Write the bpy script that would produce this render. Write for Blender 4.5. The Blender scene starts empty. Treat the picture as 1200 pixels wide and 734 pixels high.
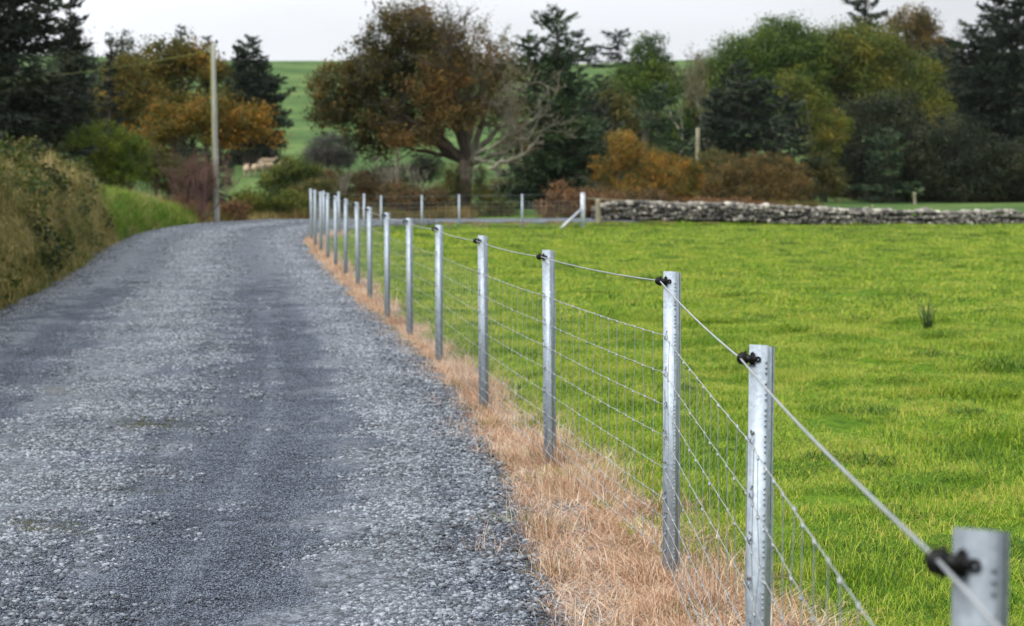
import bpy, bmesh, math, random
import numpy as np
from mathutils import Vector, Matrix

R = math.radians
sc = bpy.context.scene
COL = sc.collection
RNG = np.random.default_rng(7)
random.seed(7)

# ------------------------------------------------------------------ camera
FPX = 2400.0                       # focal length in pixels of the 1200 px wide photograph
CAM_H = 1.52
PITCH = math.atan(152.0 / FPX)
cam_d = bpy.data.cameras.new("camera")
cam = bpy.data.objects.new("camera", cam_d)
COL.objects.link(cam)
cam.location = (0, 0, CAM_H)
cam.rotation_euler = (math.pi / 2 - PITCH, 0, 0)
cam_d.sensor_width = 36
cam_d.lens = 72
cam_d.clip_start = 0.05
cam_d.clip_end = 5000
cam_d.dof.use_dof = True
cam_d.dof.focus_distance = 7.4
cam_d.dof.aperture_fstop = 5.8
sc.camera = cam

# ------------------------------------------------------------------ light
SUN_EL, SUN_AZ = R(48), R(-125)    # azimuth from +Y, clockwise: behind the camera, to the left
world = bpy.data.worlds.new("World")
sc.world = world
world.use_nodes = True
wn, wl = world.node_tree.nodes, world.node_tree.links
wn.clear()
w_out = wn.new("ShaderNodeOutputWorld")
w_bg = wn.new("ShaderNodeBackground")
w_bg.inputs["Strength"].default_value = 0.1
sky = wn.new("ShaderNodeTexSky")
sky.sky_type = 'NISHITA'
sky.sun_disc = False
sky.sun_elevation = SUN_EL
sky.sun_rotation = SUN_AZ
tc = wn.new("ShaderNodeTexCoord")
sep = wn.new("ShaderNodeSeparateXYZ")
wl.new(tc.outputs["Generated"], sep.inputs[0])
ramp = wn.new("ShaderNodeValToRGB")    # an overcast sky: brighter towards the zenith
ramp.color_ramp.elements[0].position = 0.0
ramp.color_ramp.elements[0].color = (1.02, 1.05, 1.11, 1)
ramp.color_ramp.elements[1].position = 0.75
ramp.color_ramp.elements[1].color = (1.04, 1.04, 1.04, 1)
e = ramp.color_ramp.elements.new(0.16)
e.color = (1.01, 1.04, 1.09, 1)
wl.new(sep.outputs["Z"], ramp.inputs[0])
cl = wn.new("ShaderNodeTexNoise")
cl.inputs["Scale"].default_value = 3.0
cl.inputs["Detail"].default_value = 5
mp = wn.new("ShaderNodeMapping")
mp.inputs["Scale"].default_value = (1, 1, 4)
wl.new(tc.outputs["Generated"], mp.inputs[0])
wl.new(mp.outputs[0], cl.inputs["Vector"])
clr = wn.new("ShaderNodeMapRange")
clr.inputs[1].default_value = .3
clr.inputs[2].default_value = .7
clr.inputs[3].default_value = .88
clr.inputs[4].default_value = 1.1
wl.new(cl.outputs["Fac"], clr.inputs[0])
mul = wn.new("ShaderNodeVectorMath")
mul.operation = 'SCALE'
wl.new(ramp.outputs[0], mul.inputs[0])
wl.new(clr.outputs[0], mul.inputs["Scale"])
dotn = wn.new("ShaderNodeVectorMath"); dotn.operation = 'DOT_PRODUCT'
dotn.inputs[1].default_value = (math.sin(SUN_AZ) * math.cos(SUN_EL), math.cos(SUN_AZ) * math.cos(SUN_EL), math.sin(SUN_EL))
wl.new(tc.outputs["Generated"], dotn.inputs[0])
dmr = wn.new("ShaderNodeMapRange")
dmr.inputs[1].default_value = -.6; dmr.inputs[2].default_value = 1.0
dmr.inputs[3].default_value = .45; dmr.inputs[4].default_value = 1.7
wl.new(dotn.outputs["Value"], dmr.inputs[0])
mulc = wn.new("ShaderNodeMath"); mulc.operation = 'MULTIPLY'
wl.new(clr.outputs[0], mulc.inputs[0]); wl.new(dmr.outputs[0], mulc.inputs[1])
wl.new(mulc.outputs[0], mul.inputs["Scale"])
mul2 = wn.new("ShaderNodeVectorMath")
mul2.operation = 'SCALE'
mul2.inputs["Scale"].default_value = 14.2
wl.new(mul.outputs[0], mul2.inputs[0])
mixw = wn.new("ShaderNodeMix")
mixw.data_type = 'RGBA'
mixw.inputs[0].default_value = 0.93
wl.new(sky.outputs[0], mixw.inputs[6])
wl.new(mul2.outputs[0], mixw.inputs[7])
wl.new(mixw.outputs[2], w_bg.inputs["Color"])
wl.new(w_bg.outputs[0], w_out.inputs[0])

sun_d = bpy.data.lights.new("sun", 'SUN')
sun_d.energy = 2.7
sun_d.angle = R(18)
sun_d.color = (1, .955, .88)
sun = bpy.data.objects.new("sun", sun_d)
COL.objects.link(sun)
sd = Vector((math.sin(SUN_AZ) * math.cos(SUN_EL), math.cos(SUN_AZ) * math.cos(SUN_EL), math.sin(SUN_EL)))
sun.rotation_euler = sd.to_track_quat('Z', 'Y').to_euler()

sc.view_settings.view_transform = 'Standard'
sc.view_settings.look = 'None'
sc.view_settings.gamma = 1
sc.view_settings.exposure = 0.0
sc.render.engine = 'CYCLES'
sc.cycles.max_bounces = 6
sc.cycles.diffuse_bounces = 3
sc.cycles.transmission_bounces = 3
sc.cycles.transparent_max_bounces = 4
sc.cycles.use_denoising = True


# ------------------------------------------------------------------ helpers
def srgb(r, g, b):
    def f(c):
        c /= 255.0
        return c / 12.92 if c <= .04045 else ((c + .055) / 1.055) ** 2.4
    return (f(r), f(g), f(b), 1)


def pt(x, y, Y):
    """world point on the ray of photograph pixel (x, y) at ground distance Y"""
    u, v = (x - 600) / FPX, (367 - y) / FPX
    d = np.array([u, math.cos(PITCH) + v * math.sin(PITCH), -math.sin(PITCH) + v * math.cos(PITCH)])
    d = d * (Y / d[1])
    return np.array([d[0], Y, CAM_H + d[2]])


def link(o, parent=None, **props):
    COL.objects.link(o)
    if parent is not None:
        o.parent = parent
    for k, v in props.items():
        o[k] = v
    return o


def thing(name, label, category, group=None, loc=(0, 0, 0)):
    o = bpy.data.objects.new(name, None)
    o.location = [float(c) for c in loc]
    o.empty_display_size = .2
    link(o, label=label, category=category)
    if group:
        o['group'] = group
    return o


def tag(o, label=None, category=None, group=None, kind=None):
    for k, v in (('label', label), ('category', category), ('group', group), ('kind', kind)):
        if v:
            o[k] = v
    return o


def mesh_data(name, V, F, mat=None, fattr=None, vattr=None, smooth=False):
    """F: (n, k) array, or list of such arrays; fattr / vattr: {name: floats}"""
    me = bpy.data.meshes.new(name)
    V = np.asarray(V, dtype=np.float32)
    Fs = F if isinstance(F, list) else [F]
    Fs = [np.asarray(f, dtype=np.int32) for f in Fs if len(f)]
    me.vertices.add(len(V))
    me.vertices.foreach_set("co", V.ravel())
    loops = np.concatenate([f.ravel() for f in Fs])
    sizes = np.concatenate([np.full(len(f), f.shape[1], np.int32) for f in Fs])
    starts = np.concatenate([[0], np.cumsum(sizes)[:-1]]).astype(np.int32)
    me.loops.add(len(loops))
    me.loops.foreach_set("vertex_index", loops)
    me.polygons.add(len(sizes))
    me.polygons.foreach_set("loop_start", starts)
    me.update(calc_edges=True)
    if smooth:
        me.polygons.foreach_set("use_smooth", np.ones(len(sizes), bool))
    for dom, at in (('FACE', fattr), ('POINT', vattr)):
        for k, v in (at or {}).items():
            a = me.attributes.new(k, 'FLOAT', dom)
            a.data.foreach_set("value", np.asarray(v, dtype=np.float32))
    if mat:
        me.materials.append(mat)
    return me


def mesh_obj(name, V, F, mat, parent=None, **kw):
    me = mesh_data(name, V, F, mat, **kw)
    o = bpy.data.objects.new(name, me)
    if parent is not None:             # vertices were given in world coordinates
        V = np.asarray(V, dtype=np.float32) - np.array(parent.location, dtype=np.float32)
        me.vertices.foreach_set("co", V.ravel().astype(np.float32))
        me.update()
    return link(o, parent)


class MB:
    """collects tubes, boxes and prisms into one mesh"""
    def __init__(s):
        s.V, s.Q, s.T, s.n = [], [], [], 0

    def add(s, V, Q=(), T=()):
        V = np.asarray(V, float)
        s.V.append(V)
        if len(Q):
            s.Q.append(np.asarray(Q) + s.n)
        if len(T):
            s.T.append(np.asarray(T) + s.n)
        s.n += len(V)

    def tube(s, P, rad, k=6, cap=True):
        P = np.asarray(P, float)
        n = len(P)
        rad = np.broadcast_to(np.asarray(rad, float), (n,))
        T = np.gradient(P, axis=0)
        T /= np.linalg.norm(T, axis=1)[:, None] + 1e-9
        ref = np.array([0, 0, 1.0]) if abs(T[0, 2]) < .9 else np.array([1.0, 0, 0])
        A = np.cross(T, ref)
        A /= np.linalg.norm(A, axis=1)[:, None] + 1e-9
        B = np.cross(T, A)
        a = np.linspace(0, 2 * math.pi, k, endpoint=False)
        ring = (np.cos(a)[None, :, None] * A[:, None] + np.sin(a)[None, :, None] * B[:, None]) * rad[:, None, None]
        V = (P[:, None] + ring).reshape(-1, 3)
        i = np.arange(n - 1)[:, None] * k
        j = np.arange(k)[None]
        jn = (j + 1) % k
        Q = np.stack([i + j, i + k + j, i + k + jn, i + jn], -1).reshape(-1, 4)
        Tr = []
        if cap:
            V = np.vstack([V, P[:1], P[-1:]])
            for q in range(k):
                Tr.append([n * k, q, (q + 1) % k])
                Tr.append([n * k + 1, (n - 1) * k + (q + 1) % k, (n - 1) * k + q])
        s.add(V, Q, Tr)

    def box(s, c, size, M=None):
        h = np.array(size) / 2
        V = np.array([[x, y, z] for x in (-1, 1) for y in (-1, 1) for z in (-1, 1)]) * h
        if M is not None:
            V = V @ np.asarray(M).T
        V = V + np.asarray(c)
        s.add(V, [[0, 1, 3, 2], [4, 6, 7, 5], [0, 4, 5, 1], [2, 3, 7, 6], [0, 2, 6, 4], [1, 5, 7, 3]])

    def prism(s, outline, z0, z1):
        """outline: (n,2) quads strip given as pairs outer/inner -> simple extruded polygon made of quad cells"""
        n = len(outline) // 2
        o = np.asarray(outline[:n]); i = np.asarray(outline[n:])
        V = []
        for z in (z0, z1):
            for p in o: V.append([p[0], p[1], z])
            for p in i: V.append([p[0], p[1], z])
        Q = []
        m = 2 * n
        for a in range(n - 1):
            Q.append([a, a + 1, m + a + 1, m + a])
            Q.append([n + a + 1, n + a, m + n + a, m + n + a + 1])
            Q.append([a, n + a, n + a + 1, a + 1])
            Q.append([m + a, m + a + 1, m + n + a + 1, m + n + a])
        Q.append([0, m, m + n, n])
        Q.append([n - 1, n + n - 1, m + n + n - 1, m + n - 1])
        s.add(V, Q)

    def build(s, name, mat, parent=None, smooth=False, world=True, **kw):
        V = np.vstack(s.V)
        F = []
        if s.Q: F.append(np.vstack(s.Q))
        if s.T: F.append(np.vstack(s.T))
        if world:
            return mesh_obj(name, V, F, mat, parent, smooth=smooth, **kw)
        me = mesh_data(name, V, F, mat, smooth=smooth, **kw)
        return link(bpy.data.objects.new(name, me), parent)


def fnoise(x, y, sc_=1.0, seed=0, octv=3):
    """cheap smooth noise from summed sines, about -1..1"""
    r = np.random.default_rng(seed)
    out = 0
    amp = 1
    tot = 0
    f = 1.0 / sc_
    for o in range(octv):
        for k in range(4):
            a = r.uniform(0, 2 * math.pi)
            ph = r.uniform(0, 6.28)
            g = f * r.uniform(.7, 1.4)
            out = out + amp * np.sin((x * math.cos(a) + y * math.sin(a)) * g * 6.28 + ph)
            tot += amp
        amp *= .55
        f *= 2.1
    return out / tot * 2.0


def sm(a, b, x):
    t = np.clip((x - a) / (b - a), 0, 1)
    return t * t * (3 - 2 * t)


# ------------------------------------------------------------------ materials
def new_mat(name):
    m = bpy.data.materials.new(name)
    m.use_nodes = True
    nt = m.node_tree
    b = nt.nodes["Principled BSDF"]
    return m, nt, b


def nd(nt, typ, **kw):
    n = nt.nodes.new(typ)
    for k, v in kw.items():
        if isinstance(k, str) and k.startswith("i_"):
            n.inputs[k[2:].replace("_", " ")].default_value = v
        else:
            setattr(n, k, v)
    return n


def ramp_node(nt, stops):
    r = nt.nodes.new("ShaderNodeValToRGB")
    els = r.color_ramp.elements
    while len(els) < len(stops):
        els.new(.5)
    for el, (p, c) in zip(els, sorted(stops, key=lambda s: s[0])):
        el.position = p
        el.color = c
    return r


def noise_node(nt, scale, detail=4, rough=.55, world=True, vscale=None):
    n = nd(nt, "ShaderNodeTexNoise")
    n.inputs["Scale"].default_value = scale
    n.inputs["Detail"].default_value = detail
    n.inputs["Roughness"].default_value = rough
    if world:
        g = nd(nt, "ShaderNodeNewGeometry")
        src = g.outputs["Position"]
    else:
        g = nd(nt, "ShaderNodeTexCoord")
        src = g.outputs["Object"]
    if vscale:
        m = nd(nt, "ShaderNodeMapping")
        m.inputs["Scale"].default_value = vscale
        nt.links.new(src, m.inputs[0])
        src = m.outputs[0]
    nt.links.new(src, n.inputs["Vector"])
    return n


def math_node(nt, op, a, b=None, c=None):
    n = nd(nt, "ShaderNodeMath", operation=op)
    for i, v in enumerate((a, b, c)):
        if v is None:
            continue
        if hasattr(v, "default_value") or hasattr(v, "links"):
            nt.links.new(v, n.inputs[i])
        else:
            n.inputs[i].default_value = v
    return n.outputs[0]


def mix_col(nt, fac, a, b, mode='MIX'):
    n = nd(nt, "ShaderNodeMix", data_type='RGBA', blend_type=mode)
    for sock, v in ((n.inputs[0], fac), (n.inputs[6], a), (n.inputs[7], b)):
        if hasattr(v, "links"):
            nt.links.new(v, sock)
        else:
            sock.default_value = v
    return n.outputs[2]


def attr(nt, name):
    a = nd(nt, "ShaderNodeAttribute", attribute_name=name)
    return a.outputs["Fac"]


def leaf_mat(name, stops, trans=.3, patch=0.35, patch_scale=.35, rough=.6):
    """stops: sRGB colours from tint 0 to 1; foliage varies by leaf and by clump"""
    m, nt, b = new_mat(name)
    n = noise_node(nt, patch_scale, 2)
    f = math_node(nt, 'SUBTRACT', n.outputs["Fac"], .5)
    f = math_node(nt, 'MULTIPLY', f, patch * 3)
    f = math_node(nt, 'ADD', attr(nt, "tint"), f)
    k = len(stops)
    r = ramp_node(nt, [(i / (k - 1), srgb(*c)) for i, c in enumerate(stops)])
    nt.links.new(f, r.inputs[0])
    nt.links.new(r.outputs[0], b.inputs["Base Color"])
    b.inputs["Roughness"].default_value = rough
    b.inputs["Specular IOR Level"].default_value = .25
    if trans:
        t = nd(nt, "ShaderNodeBsdfTranslucent")
        nt.links.new(r.outputs[0], t.inputs[0])
        mx = nd(nt, "ShaderNodeMixShader")
        mx.inputs[0].default_value = trans
        nt.links.new(b.outputs[0], mx.inputs[1])
        nt.links.new(t.outputs[0], mx.inputs[2])
        nt.links.new(mx.outputs[0], nt.nodes["Material Output"].inputs[0])
    return m


def bark_mat(name, c1, c2, scale=6, bump=.5):
    m, nt, b = new_mat(name)
    n = noise_node(nt, scale, 5, .6, vscale=(1, 1, .25))
    r = ramp_node(nt, [(.3, srgb(*c1)), (.7, srgb(*c2))])
    nt.links.new(n.outputs["Fac"], r.inputs[0])
    nt.links.new(r.outputs[0], b.inputs["Base Color"])
    b.inputs["Roughness"].default_value = .9
    bp = nd(nt, "ShaderNodeBump")
    bp.inputs["Strength"].default_value = bump
    bp.inputs["Distance"].default_value = .03
    nt.links.new(n.outputs["Fac"], bp.inputs["Height"])
    nt.links.new(bp.outputs[0], b.inputs["Normal"])
    return m


def galv_mat():
    m, nt, b = new_mat("galvanised_steel")
    n1 = noise_node(nt, 14, 4, .6)
    v = nd(nt, "ShaderNodeTexVoronoi")
    v.inputs["Scale"].default_value = 90
    g = nd(nt, "ShaderNodeNewGeometry")
    nt.links.new(g.outputs["Position"], v.inputs["Vector"])
    sx = nd(nt, "ShaderNodeSeparateColor")
    nt.links.new(v.outputs["Color"], sx.inputs[0])
    f = math_node(nt, 'MULTIPLY_ADD', sx.outputs[0], .35, math_node(nt, 'MULTIPLY', n1.outputs["Fac"], .65))
    r = ramp_node(nt, [(.25, srgb(138, 149, 160)), (.75, srgb(164, 175, 186))])
    nt.links.new(f, r.inputs[0])
    # streaks of wear running down the post
    n2 = noise_node(nt, 9, 3, .6, vscale=(6, 6, .5))
    st = ramp_node(nt, [(.5, (1, 1, 1, 1)), (.72, (.8, .8, .8, 1))])
    nt.links.new(n2.outputs["Fac"], st.inputs[0])
    c = mix_col(nt, 1.0, r.outputs[0], st.outputs[0], 'MULTIPLY')
    du = nd(nt, "ShaderNodeAttribute", attribute_type='OBJECT', attribute_name="dullness")
    k = math_node(nt, 'SUBTRACT', 1.0, du.outputs["Fac"])
    cc_ = nd(nt, "ShaderNodeVectorMath", operation='SCALE')
    nt.links.new(c, cc_.inputs[0]); nt.links.new(k, cc_.inputs["Scale"])
    c = cc_.outputs[0]
    nt.links.new(c, b.inputs["Base Color"])
    b.inputs["Metallic"].default_value = .45
    rr = math_node(nt, 'MULTIPLY_ADD', n1.outputs["Fac"], .12, .46)
    nt.links.new(rr, b.inputs["Roughness"])
    return m


def simple_mat(name, c, rough=.5, metal=0.0, spec=.5, var=0):
    m, nt, b = new_mat(name)
    b.inputs["Roughness"].default_value = rough
    b.inputs["Metallic"].default_value = metal
    b.inputs["Specular IOR Level"].default_value = spec
    if var:
        n = noise_node(nt, 8, 4)
        d = tuple(x * (1 - var) for x in c)
        r = ramp_node(nt, [(.35, srgb(*d)), (.65, srgb(*c))])
        nt.links.new(n.outputs["Fac"], r.inputs[0])
        nt.links.new(r.outputs[0], b.inputs["Base Color"])
    else:
        b.inputs["Base Color"].default_value = srgb(*c)
    return m


M_GALV = galv_mat()
M_WIRE = simple_mat("wire_steel", (160, 166, 170), .45, .5, var=.12)
M_BLACK = simple_mat("black_plastic", (9, 9, 10), .5, spec=.25)
M_HOLE = simple_mat("stain", (95, 92, 92), .9)

# ------------------------------------------------------------------ road line and ground shape
CL = np.array([(-2.1, -8), (-2.2, 0), (-2.25, 8), (-2.75, 15), (-3.85, 23.5), (-5.35, 35), (-6.95, 46), (-7.8, 55),
               (-7.3, 62), (-4.9, 67.4), (-1.2, 70.3), (4, 72.8), (12, 76.6), (25, 81.5), (60, 94), (120, 118)], float)


def catmull(P, step=.2):
    out = []
    for i in range(len(P) - 1):
        p0 = P[max(i - 1, 0)]; p1 = P[i]; p2 = P[i + 1]; p3 = P[min(i + 2, len(P) - 1)]
        n = max(2, int(np.linalg.norm(p2 - p1) / step))
        t = np.linspace(0, 1, n, endpoint=False)[:, None]
        out.append(.5 * (2 * p1 + (p2 - p0) * t + (2 * p0 - 5 * p1 + 4 * p2 - p3) * t ** 2 + (3 * p1 - p0 - 3 * p2 + p3) * t ** 3))
    out.append(P[-1:])
    return np.vstack(out)


CLS = catmull(CL)
CLT = np.gradient(CLS, axis=0)
CLT /= np.linalg.norm(CLT, axis=1)[:, None]
CLN = np.stack([CLT[:, 1], -CLT[:, 0]], 1)          # to the right of travel
CLD = np.concatenate([[0], np.cumsum(np.linalg.norm(np.diff(CLS, axis=0), axis=1))])


def road_d(X, Y):
    """signed distance to the centre line (right positive)"""
    shp = np.shape(X)
    P = np.stack([np.ravel(X), np.ravel(Y)], 1)
    d = np.empty(len(P)); 
    for i in range(0, len(P), 4000):
        q = P[i:i + 4000]
        D = ((q[:, None] - CLS[None]) ** 2).sum(-1)
        j = D.argmin(1)
        v = q - CLS[j]
        sg = np.sign((v * CLN[j]).sum(1))
        d[i:i + 4000] = np.sqrt(D[np.arange(len(q)), j]) * np.where(sg == 0, 1, sg)
    return d.reshape(shp)


HALF = 2.25


def road_e(Y):
    return np.interp(Y, [0, 30, 40, 46, 52, 58, 66, 72, 78, 120], [0, 0, .04, .09, .17, .26, .34, .27, .24, .24])


def ground_h(X, Y, d=None, fine=True):
    X = np.asarray(X, float); Y = np.asarray(Y, float)
    if d is None:
        d = road_d(X, Y)
    e_ = road_e(Y)
    # open country: hill beyond the bend, rising more on the left
    hill = np.interp(Y, [0, 74, 90, 105, 120, 150, 200, 300, 380, 450, 520, 700, 2000], [0, .15, .5, 1.15, 1.95, 3.6, 7.5, 18, 24.2, 26, 23, 10, 0])
    hill_r = np.interp(Y, [0, 74, 90, 110, 130, 150, 200, 300, 380, 450, 520, 700, 2000], [0, .1, .28, .5, .8, 1.5, 5.5, 16.5, 23.4, 25.6, 23, 10, 0])
    w = sm(5, 16, X - (Y - 80) * .12)
    h = hill * (1 - w) + hill_r * w
    h = h + fnoise(X, Y, 160, 3, 2) * 1.1 * sm(180, 330, Y)
    # field inside the fence
    inside = sm(0, 1, (d - 2.45) / np.interp(Y, [48, 64], [4.0, .8])) * (1 - sm(71, 74, Y - np.clip(X, 0, 30) * .3))
    h = h * (1 - inside) + inside * (-.03 * sm(5, 20, X))
    if fine:
        h = h + inside * (fnoise(X, Y, 2.2, 11, 3) * .045 + fnoise(X, Y, .75, 12, 2) * .04)
    # bank left of the road
    db = -d - HALF
    top = np.interp(Y, [0, 18, 26, 42, 47, 51, 57, 61, 64, 67], [1.5, 1.5, 1.48, 1.52, 1.42, 1.2, 1.1, .8, .45, .3])
    bw = sm(-.3, .75, db)
    bank = top * bw + (.24 * fnoise(X, Y, 2.6, 21, 2) + .2 * fnoise(X, Y, .9, 22, 2)) * bw * (1 - .75 * sm(48, 52, Y))
    leftzone = (d < 0) & (Y < 72)
    lz = np.where(leftzone, 1 - sm(63, 68, Y), 0)
    h = h * (1 - lz * bw) + lz * bank
    # the road bed
    near = 1 - sm(HALF + .1, HALF + 1.0, np.abs(d))
    near = np.where(lz > 0, 1 - sm(HALF - .05, HALF + .15, np.abs(d)), near)
    out = np.where(d > 0, np.clip((d - HALF) / 1.6, 0, 1), 0)
    bed = e_ - .05
    h = h * (1 - near) + near * bed
    return h


def geo(a, b, step0, g):
    out = [a]
    s = step0
    while out[-1] < b:
        out.append(out[-1] + s)
        s *= g
    return np.array(out)


def grid_faces(nx, ny):
    i = np.arange(ny - 1)[:, None] * nx + np.arange(nx - 1)[None]
    return np.stack([i, i + 1, i + nx + 1, i + nx], -1).reshape(-1, 4)


# ---- ground sheet
xs = np.concatenate([-geo(14, 900, .5, 1.14)[::-1], np.arange(-13.9, 9, .13), geo(9.1, 900, .3, 1.1)])
ys = np.concatenate([np.arange(-30, 3, 1.5), geo(3, 24, .12, 1.004), geo(24.3, 1500, .25, 1.012)])
ys = ys[np.concatenate([[True], np.diff(ys) > .02])]
GX, GY = np.meshgrid(xs, ys)
GD = np.full(GX.shape, 50.0)
msk = (np.abs(GX) < 130) & (GY < 125)
GD[msk] = road_d(GX[msk], GY[msk])
GD[(~msk) & (GX < 0)] = -50
GZ = ground_h(GX, GY, GD)


def ground_mat():
    m, nt, b = new_mat("pasture_soil")
    n1 = noise_node(nt, .9, 5, .6)
    n2 = noise_node(nt, 14, 4, .7)
    n3 = noise_node(nt, .12, 3, .5)
    f = math_node(nt, 'MULTIPLY_ADD', n1.outputs["Fac"], .5, math_node(nt, 'MULTIPLY', n2.outputs["Fac"], .5))
    grass = ramp_node(nt, [(.36, srgb(46, 72, 12)), (.5, srgb(72, 102, 18)), (.62, srgb(102, 124, 30))])
    nt.links.new(f, grass.inputs[0])
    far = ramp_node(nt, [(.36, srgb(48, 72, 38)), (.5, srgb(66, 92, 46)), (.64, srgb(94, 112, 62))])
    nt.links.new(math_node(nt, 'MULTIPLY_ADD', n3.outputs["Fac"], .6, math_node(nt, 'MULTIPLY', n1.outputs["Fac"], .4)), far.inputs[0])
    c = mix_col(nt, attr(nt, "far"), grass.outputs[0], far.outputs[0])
    brown = ramp_node(nt, [(.35, srgb(66, 56, 40)), (.65, srgb(112, 96, 68))])
    nt.links.new(n2.outputs["Fac"], brown.inputs[0])
    c = mix_col(nt, attr(nt, "dry"), c, brown.outputs[0])
    bankc = ramp_node(nt, [(.35, srgb(58, 60, 22)), (.65, srgb(96, 92, 44))])
    nt.links.new(n2.outputs["Fac"], bankc.inputs[0])
    c = mix_col(nt, attr(nt, "bank"), c, bankc.outputs[0])
    nt.links.new(c, b.inputs["Base Color"])
    b.inputs["Roughness"].default_value = .95
    b.inputs["Specular IOR Level"].default_value = .1
    bp = nd(nt, "ShaderNodeBump")
    bp.inputs["Strength"].default_value = .8
    bp.inputs["Distance"].default_value = .06
    nt.links.new(n2.outputs["Fac"], bp.inputs["Height"])
    nt.links.new(bp.outputs[0], b.inputs["Normal"])
    return m


# fence line (post x, top y in the photograph, distance)
FENCE = [(1139, 621, 2.38), (885, 404, 5.4), (785, 318, 7.9), (642, 293, 11.1), (564.5, 276, 13.9), (512.5, 263.5, 17.7),
         (478, 255.5, 20.6), (452, 249, 23.4), (432, 242.5, 26.4), (418, 237, 29.9), (403.5, 233, 33.2), (392, 229.5, 36.5),
         (383, 226.5, 39.7), (375, 224.5, 42.9), (368.5, 222.5, 46.1), (364, 221, 49.6)]
FENCE2 = [(364, 221, 49.6), (379, 223.5, 52.5), (397, 224.5, 55.5), (426, 227, 59.2), (446, 229, 61.6), (494, 228.5, 64.8), (537.5, 228, 66.2), (611.5, 227.5, 67.2), (683, 226.5, 68.2)]
F1 = np.array([pt(*p) for p in FENCE])
F2 = np.array([pt(*p) for p in FENCE2])


def fence_x(Y):
    return np.interp(Y, F1[:, 1], F1[:, 0])


def dry_l(Y): return np.interp(Y, [5, 8, 11, 14, 18, 26, 34], [.50, .43, .26, .08, .0, .0, .02])
def dry_r(Y): return np.interp(Y, [5, 8, 11, 14, 18, 30], [.36, .32, .26, .22, .16, .10])


dry = (1 - sm(-.05, .25, np.maximum(GX - fence_x(GY) - dry_r(GY), fence_x(GY) - dry_l(GY) - GX))) * (GY < 56) + (GD > 0) * (GD < 2.75) * (GY < 80) * (GY > -20)
dry = np.clip(dry, 0, 1) * (np.abs(GX) < 40)
bankm = np.where((GD < 0) & (GY < 74), 1.0, 0.0) + sm(74, 82, GY) * (1 - sm(88, 96, GY)) * .35 * (GX < -2)
ground = mesh_obj("ground", np.stack([GX, GY, GZ], -1).reshape(-1, 3), grid_faces(len(xs), len(ys)), ground_mat(),
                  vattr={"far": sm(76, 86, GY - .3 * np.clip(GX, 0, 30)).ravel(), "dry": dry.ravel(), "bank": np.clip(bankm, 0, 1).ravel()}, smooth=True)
ground['kind'] = 'structure'

# ---- road sheet
def road_profile(d, s):
    a = np.abs(d)
    z = -.03 * (np.exp(-((a - .95) / .38) ** 2)) + .01
    z = z - .02 * sm(HALF - .5, HALF, a) + .006 * fnoise(d, s, 1.3, 31, 3)
    # the left edge sinks into the ditch at the foot of the bank, the right one is a loose shoulder
    return z - .09 * sm(HALF - .1, HALF + .25, a)


dl = np.linspace(-HALF - .25, HALF + .35, 70)
si = np.concatenate([np.arange(0, 520, 1)])
keep = np.where(CLD < 130)[0]
RX = CLS[keep, 0][:, None] + CLN[keep, 0][:, None] * dl[None]
RY = CLS[keep, 1][:, None] + CLN[keep, 1][:, None] * dl[None]
RS = np.repeat(CLD[keep][:, None], len(dl), 1)
RD = np.repeat(dl[None], len(keep), 0)
RZ = road_e(RY) + road_profile(RD, RS)


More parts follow.
